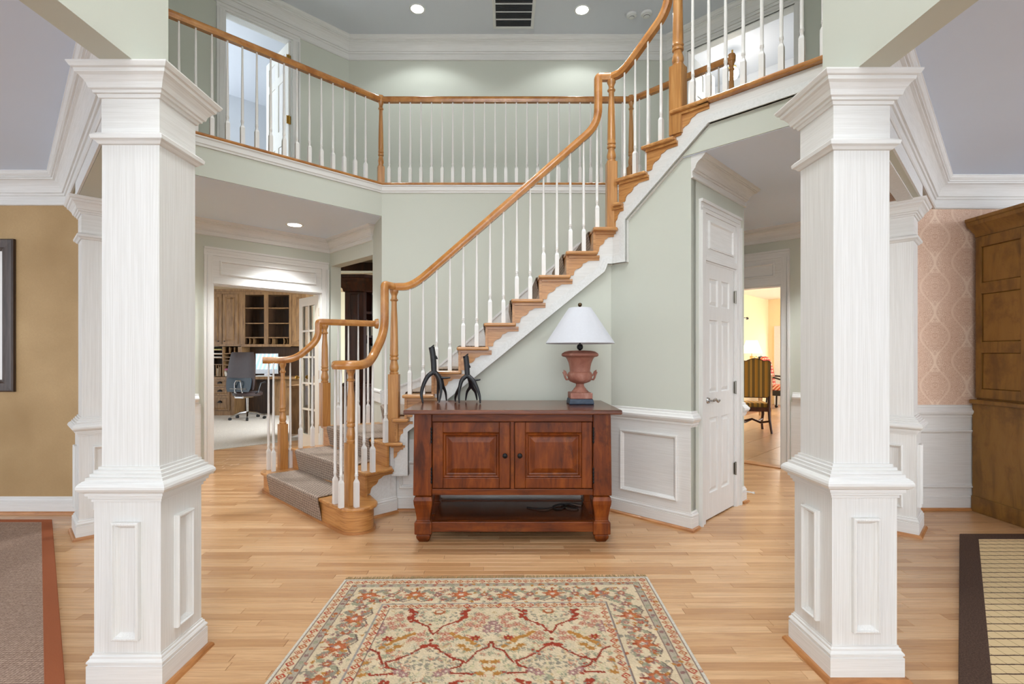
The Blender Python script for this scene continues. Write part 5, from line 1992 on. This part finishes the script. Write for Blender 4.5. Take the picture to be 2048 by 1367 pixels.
def cushion(name, w0, w1, z0, z1, y, thick, mat, bulge=.05, curve=.08):
    vs, fs = [], []
    nu, nv = 9, 11
    for side in (0, 1):
        for j in range(nv):
            t = j / (nv - 1)
            w = w0 + (w1 - w0) * t
            taper = math.sin(math.pi * min(1, max(0, (t * .96 + .02)))) ** .25
            for i in range(nu):
                s = -1 + 2 * i / (nu - 1)
                ed = (1 - abs(s) ** 4) ** .5
                th = thick * (.25 + .75 * ed) * taper
                vs.append((s * w * (.8 + .2 * taper), y + curve * (t - .35) + (th if side else -th * .6) - .03 * s * s, z0 + (z1 - z0) * t))
    off = nu * nv
    for j in range(nv - 1):
        for i in range(nu - 1):
            a = j * nu + i
            fs += [(a, a + 1, a + nu + 1, a + nu), (off + a, off + a + nu, off + a + nu + 1, off + a + 1)]
    for i in range(nu - 1):
        fs += [(i, off + i, off + i + 1, i + 1), (off - nu + i, off - nu + i + 1, 2 * off - nu + i + 1, 2 * off - nu + i)]
    for j in range(nv - 1):
        a, b = j * nu, j * nu + nu - 1
        fs += [(a, a + nu, off + a + nu, off + a), (b, off + b, off + b + nu, b + nu)]
    return MB().add(vs, fs).build(name, mat, OC, True, world=False, angle=60)


cushion('backrest', .35, .28, .62, 1.38, -.16, .07, LEATHER)
cushion('lumbar_shell', .27, .29, .58, .86, -.225, .03, plain('blue_grey_shell', S(46, 62, 74), .3), curve=.05)
MB().lathe([(.24, .48), (.28, .50), (.285, .55), (.25, .575), (.1, .58)], 24).build('seat', LEATHER, OC, True, world=False)
mb = MB().tube([(-.09, -.24, .47), (-.07, -.27, .75), (-.05, -.26, .80), (.05, -.26, .80), (.07, -.27, .75), (.09, -.24, .47)], .014, 8)
mb.tube([(-.19, -.27, .64), (.19, -.27, .64)], .008, 8)
mb.box(-.1, .1, -.24, .05, .45, .48)
mb.build('back_frame', CHROME, OC, True, world=False)
for s in (-1, 1):
    MB().tube([(s * .2, -.1, .52), (s * .31, -.08, .56), (s * .32, -.02, .74), (s * .31, .14, .76)], .016, 8).build('armrest', BLACK, OC, True, world=False)
MB().tube([(0, 0, .12), (0, 0, .48)], .024, 12).build('gas_column', CHROME, OC, True, world=False)
for k in range(5):
    a = k * 2 * math.pi / 5 + .35
    cxk, syk = math.cos(a), math.sin(a)
    MB().tube([(0, 0, .15), (cxk * .16, syk * .16, .135), (cxk * .32, syk * .32, .075)], [.028, .022, .014], 8).build('base_leg', CHROME, OC, True, world=False)
    MB().tube([(cxk * .33 - syk * .022, syk * .33 + cxk * .022, .032), (cxk * .33 + syk * .022, syk * .33 - cxk * .022, .032)], .031, 14).build('caster', BLACK, OC, True, world=False)

# ------------------------------------------------------------------ library bookcase
LB = thing('library_bookcase', 'dark mahogany bookcase with crown seen through library opening', 'bookcase', (-2.25, 7.7, 0))
MB().box(-2.42, -2.14, 7.55, 8.0, .10, 2.40).build('pilaster', LIBW, LB)
Fp = frame((-2.42, 7.55, 0), (1, 0, 0), (0, -1, 0))
MB().rings(Fp, .07, .21, .98, 2.24, [(0, 0), (0, .010), (.012, .012), (.02, .002), (.03, .001)]).build('pilaster_panel', LIBW, LB)
MB().rings(Fp, .05, .23, .20, .80, [(0, 0), (0, .010), (.012, .012), (.02, .002), (.03, .001)]).build('pilaster_panel', LIBW, LB)
MB().mould([(-2.46, 8.0), (-2.46, 7.53), (-2.10, 7.53), (-2.10, 8.0)][::-1] if False else [(-2.42, 8.0), (-2.42, 7.55), (-2.14, 7.55), (-1.2, 8.49)], [(0, 2.26), (.02, 2.27), (.03, 2.31), (.05, 2.33), (.06, 2.38), (.09, 2.42), (.11, 2.46), (.13, 2.465), (.13, 2.51), (0, 2.51)]).build('crown', LIBW, LB, True)
MB().mould([(-2.42, 8.0), (-2.42, 7.55), (-2.14, 7.55), (-1.2, 8.49)], [(0, .84), (.02, .845), (.035, .86), (.035, .885), (.02, .90), (0, .905)]).build('waist_moulding', LIBW, LB, True)
Fb = frame((-2.14, 7.55, 0), (R2, R2, 0), (R2, -R2, 0))
MB().obox(Fb, 0, 1.3, .05, 2.45, -.36, -.33).build('back_panel', LIBW, LB)
for v in (.05, .86, 1.22, 1.58, 1.94, 2.28):
    MB().obox(Fb, 0, 1.3, v, v + .035, -.33, -.01).build('shelf', LIBW, LB)
for u in (0, .62, 1.26):
    MB().obox(Fb, u, u + .045, .05, 2.40, -.33, .004).build('upright', LIBW, LB)
MB().obox(Fb, .045, .62, .085, .86, -.02, .0).build('cupboard_door', LIBW, LB)
cols = [S(196, 190, 176), S(96, 40, 30), S(52, 60, 52), S(150, 120, 70)]
n = 0
for v, words in ((1.255, 'second'), (1.615, 'third')):
    for i in range(4):
        u = .06 + i * .05
        o = MB().obox(Fb, u, u + .036, v, v + .24 - .02 * (i % 3), -.24, -.06).build('book', plain('book_cloth_%d' % n, cols[(i + n) % 4], .6), None)
        tag(o, ('%s upright book from pilaster on the %s library shelf' % (('first', 'second', 'third', 'fourth')[i], ('middle' if words == 'second' else 'upper'))), 'book', 'books in the library')
        n += 1
bm_ = MB().box(-3.0, .6, 7.9, 8.1, C1 - .16, C1 - .001)
bm_.obox(frame((-1.9, 6.7, 0), (R2, R2, 0), (R2, -R2, 0)), 0, 3, C1 - .16, C1 - .001, -.1, .1)
trim(bm_, LIBW, 'dark wood ceiling beams inside the library', False, 'beam')

# ------------------------------------------------------------------ breakfast room
STRIPE, nt, bs = newmat('striped_upholstery')
sxn = N(nt, 'ShaderNodeSeparateXYZ')
L(nt, coords(nt), sxn.inputs[0])
f = math1(nt, 'FRACT', math1(nt, 'MULTIPLY', sxn.outputs[0], 6.5))
g = math1(nt, 'FRACT', math1(nt, 'MULTIPLY', sxn.outputs[0], 26.0))
c_ = ramp(nt, f, [(0, S(222, 166, 66)), (.28, S(222, 166, 66)), (.30, S(150, 120, 60)), (.52, S(172, 142, 78)), (.54, S(236, 186, 88)), (.72, S(236, 186, 88)), (.74, S(134, 104, 56)), (1, S(164, 130, 68))])
L(nt, mixc(nt, math1(nt, 'MULTIPLY', g, .25), c_, S(90, 70, 34)), bs.inputs['Base Color'])
bs.inputs['Roughness'].default_value = .8
sc_ = Vector((4.27, 8.72, 0))
SCH = thing('dining_chair', 'gold striped camel-back dining chair in breakfast doorway', 'chair', sc_, math.radians(-14))
w = .235
cam_back = [(-w, .60), (w, .60), (w + .01, 1.20), (w - .03, 1.225), (w - .10, 1.215), (.10, 1.235), (.05, 1.255), (0, 1.262), (-.05, 1.255), (-.10, 1.235), (-w + .10, 1.215), (-w + .03, 1.225), (-w - .01, 1.20)]
Fc = frame((0, -.20, 0), (1, 0, 0), (0, -1, 0))
MB().oprism(Fc, cam_back, -.075, 0).build('backrest', STRIPE, SCH, bevel=.012, world=False)
ed = MB()
for a, b in zip(cam_back, cam_back[1:] + cam_back[:1]):
    ed.tube([Fc[0] + Fc[1] * a[0] + Fc[2] * a[1] + Fc[3] * .001, Fc[0] + Fc[1] * b[0] + Fc[2] * b[1] + Fc[3] * .001], .006, 6)
ed.build('piping', CHAIRW, SCH, True, world=False)
MB().box(-.25, .25, -.14, .30, .42, .50).build('seat', STRIPE, SCH, bevel=.02, world=False)
MB().box(-.25, .25, -.20, .29, .36, .43).build('seat_rail', CHAIRW, SCH, world=False)
for s in (-1, 1):
    MB().tube([(s * .225, -.19, .62), (s * .225, -.18, .40), (s * .23, -.20, .22), (s * .245, -.27, .0)], [.024, .026, .022, .018], 8).build('leg', CHAIRW, SCH, True, world=False)
    MB().tube([(s * .225, .26, .42), (s * .235, .27, .28), (s * .215, .26, .12), (s * .23, .28, .0)], [.028, .026, .018, .022], 8).build('leg', CHAIRW, SCH, True, world=False)
MB().tube([(-.225, -.20, .20), (-.12, -.06, .16), (0, 0, .21), (.12, -.06, .16), (.225, -.20, .20)], .018, 8).build('stretcher', CHAIRW, SCH, True, world=False)
MB().tube([(-.22, .26, .19), (-.12, .12, .16), (0, 0, .21), (.12, .12, .16), (.22, .26, .19)], .018, 8).build('stretcher', CHAIRW, SCH, True, world=False)

# buffet and lamp behind the chair
bp = at(1509, 720, 10.6)
BF = thing('buffet_table', 'pale wooden side table carrying lamp in breakfast room', 'table', (bp.x, 10.75, 0))
WICK = wood('pale_pine', S(170, 130, 86), S(204, 166, 118), S(222, 190, 146), (20, 20, 3), .4)
MB().box(-.55, .35, -.25, .25, .86, .90).build('top', WICK, BF, bevel=.006, world=False)
for x in (-.5, .3):
    for y in (-.2, .2):
        sqloft(MB(), x, y, [(.02, 0), (.035, .5), (.035, .86)]).build('leg', WICK, BF, world=False)
MB().box(-.5, .3, -.21, .21, .74, .86).build('apron', WICK, BF, world=False)
lz = .90
BL = thing('table_lamp', 'lit gold jug lamp with pale shade in breakfast room', 'lamp', (bp.x, 10.72, lz))
MB().lathe([(.07, 0), (.08, .02), (.10, .06), (.135, .13), (.14, .20), (.11, .27), (.05, .32), (.035, .37), (.04, .40)], 24).build('jug_base', plain('gilt_ceramic', S(214, 160, 96), .3, coat=.4), BL, True, world=False)
MB().tube([(.04, 0, .37), (.10, 0, .40), (.14, 0, .33), (.125, 0, .24)], .009, 8).build('jug_handle', BRASS, BL, True, world=False)
ring(MB(), [(.200, .46), (.203, .465), (.110, .73), (.106, .73), (.197, .465)], 28).build('lamp_shade', emit('lit_cream_shade', (1, .86, .68, 1), 1.6), BL, True, world=False)
MB().tube([(0, 0, .40), (0, 0, .72)], .006, 8).build('stem', BRASS, BL, True, world=False)
pl = bpy.data.lights.new('lamp_glow', 'POINT')
pl.energy, pl.color, pl.shadow_soft_size = 25, (1, .82, .6), .08
po = bpy.data.objects.new('lamp_glow', pl)
COL.objects.link(po)
po.parent = BL
po.location = (0, 0, .80)

# gingham wicker chairs
GING, nt, bs = newmat('red_gingham')
sxn = N(nt, 'ShaderNodeSeparateXYZ')
L(nt, coords(nt), sxn.inputs[0])
f = math1(nt, 'GREATER_THAN', math1(nt, 'FRACT', math1(nt, 'MULTIPLY', sxn.outputs[0], 11.0)), .5)
g = math1(nt, 'GREATER_THAN', math1(nt, 'FRACT', math1(nt, 'MULTIPLY', math1(nt, 'ADD', sxn.outputs[2], sxn.outputs[1]), 11.0)), .5)
L(nt, ramp(nt, math1(nt, 'MULTIPLY', math1(nt, 'ADD', f, g), .5), [(.1, S(236, 206, 176)), (.5, S(206, 96, 76)), (.9, S(168, 30, 34))]), bs.inputs['Base Color'])
bs.inputs['Roughness'].default_value = .9


def wicker(label, loc, rz):
    t = thing('wicker_chair', label, 'chair', loc, rz, 'gingham wicker chairs in the breakfast room')
    bk = [(-.28, .58), (.28, .58), (.29, .95), (.24, 1.18), (.12, 1.29), (0, 1.31), (-.12, 1.29), (-.24, 1.18), (-.29, .95)]
    Fw = frame((0, .22, 0), (1, 0, 0), (0, -1, 0), (0, .16, .98))
    MB().oprism(Fw, bk, 0, .09).build('back_cushion', GING, t, bevel=.02, world=False)
    MB().oprism((Fw[0] + Vector((0, .02, 0)), Fw[1], Fw[2], Fw[3]), [(x * 1.06, z * 1.01) for x, z in bk], -.03, 0).build('back_frame', BLACK, t, bevel=.01, world=False)
    MB().box(-.27, .27, -.30, .22, .46, .60).build('seat_cushion', GING, t, bevel=.03, world=False)
    MB().box(-.29, .29, -.31, .24, .34, .46).build('wicker_apron', BLACK, t, bevel=.01, world=False)
    for s in (-1, 1):
        MB().tube([(s * .29, .26, .80), (s * .34, .0, .78), (s * .33, -.28, .70), (s * .29, -.29, .45)], .022, 8).build('arm', BLACK, t, True, world=False)
        for y in (-.26, .2):
            MB().tube([(s * .25, y, .36), (s * .28, y * 1.1, .07)], .02, 8).build('leg', BLACK, t, True, world=False)
            MB().tube([(s * .28 - .02, y * 1.1, .035), (s * .28 + .02, y * 1.1, .035)], .034, 12).build('caster', BLACK, t, True, world=False)
    return t


c1 = at(1561, 795, 12.3)
wicker('red gingham wicker chair, nearer the breakfast doorway edge', (c1.x, 12.3, 0), math.radians(38))
# far garden door, bright glass
Fg = wframe((7.1, 13.6), (12.5, 8.2))
mb = MB()
fr_boxes(mb, (Fg[0] + Fg[1] * .16, Fg[1], Fg[2], Fg[3]), 1.0, 2.1, [(.16, .84)], [(.25, 1.92)], 0, .05)
wn = mb.build('window_1', T_N, None)
struct(wn, 'white glazed garden door in sunny breakfast room', 'window')
MB().obox((Fg[0] + Fg[1] * .16, Fg[1], Fg[2], Fg[3]), .16, .84, .25, 1.92, .01, .02).build('pane', emit('daylit_glass', (.95, .98, 1, 1), 3.0), wn)
# curtain rod finial on the left wall
rp_ = at(1491, 636, 10.3)
RO = thing('curtain_rod', 'bronze curtain rod end on yellow breakfast wall', 'curtain rod', rp_)
U = Vector((R2, R2, 0))
MB().tube([rp_ - U * .9, rp_ + U * .05], .012, 8).build('rod', IRON, RO, True)
MB().tube([rp_ + U * t for t in (.05, .07, .10, .13, .16, .20)], [.012, .026, .030, .018, .010, .003], 10).build('finial', IRON, RO, True)
MB().tube([rp_ - U * .05, rp_ - U * .05 + Vector((-.06, .06, 0))], .008, 8).build('bracket', IRON, RO, True)

# lit globe fixture in the upstairs room on the right
GL = thing('globe_light', 'small lit globe light upstairs beyond right railing', 'light', (3.13, 6.95, 5.2))
MB().lathe([(.02, -.075), (.06, -.06), (.08, -.02), (.08, .02), (.06, .06), (.025, .08)], 18).build('globe', LAMP_ON, GL, True, world=False)
MB().lathe([(.03, .075), (.05, .085), (.05, .10), (.012, .11), (.012, C2 - 5.2 - .001)], 14).build('stem', BRASS, GL, True, world=False)
pl = bpy.data.lights.new('globe_glow', 'POINT')
pl.energy, pl.color, pl.shadow_soft_size = 12, (1, .9, .76), .09
po = bpy.data.objects.new('globe_glow', pl)
COL.objects.link(po)
po.parent = GL
po.location = (0, 0, -.12)
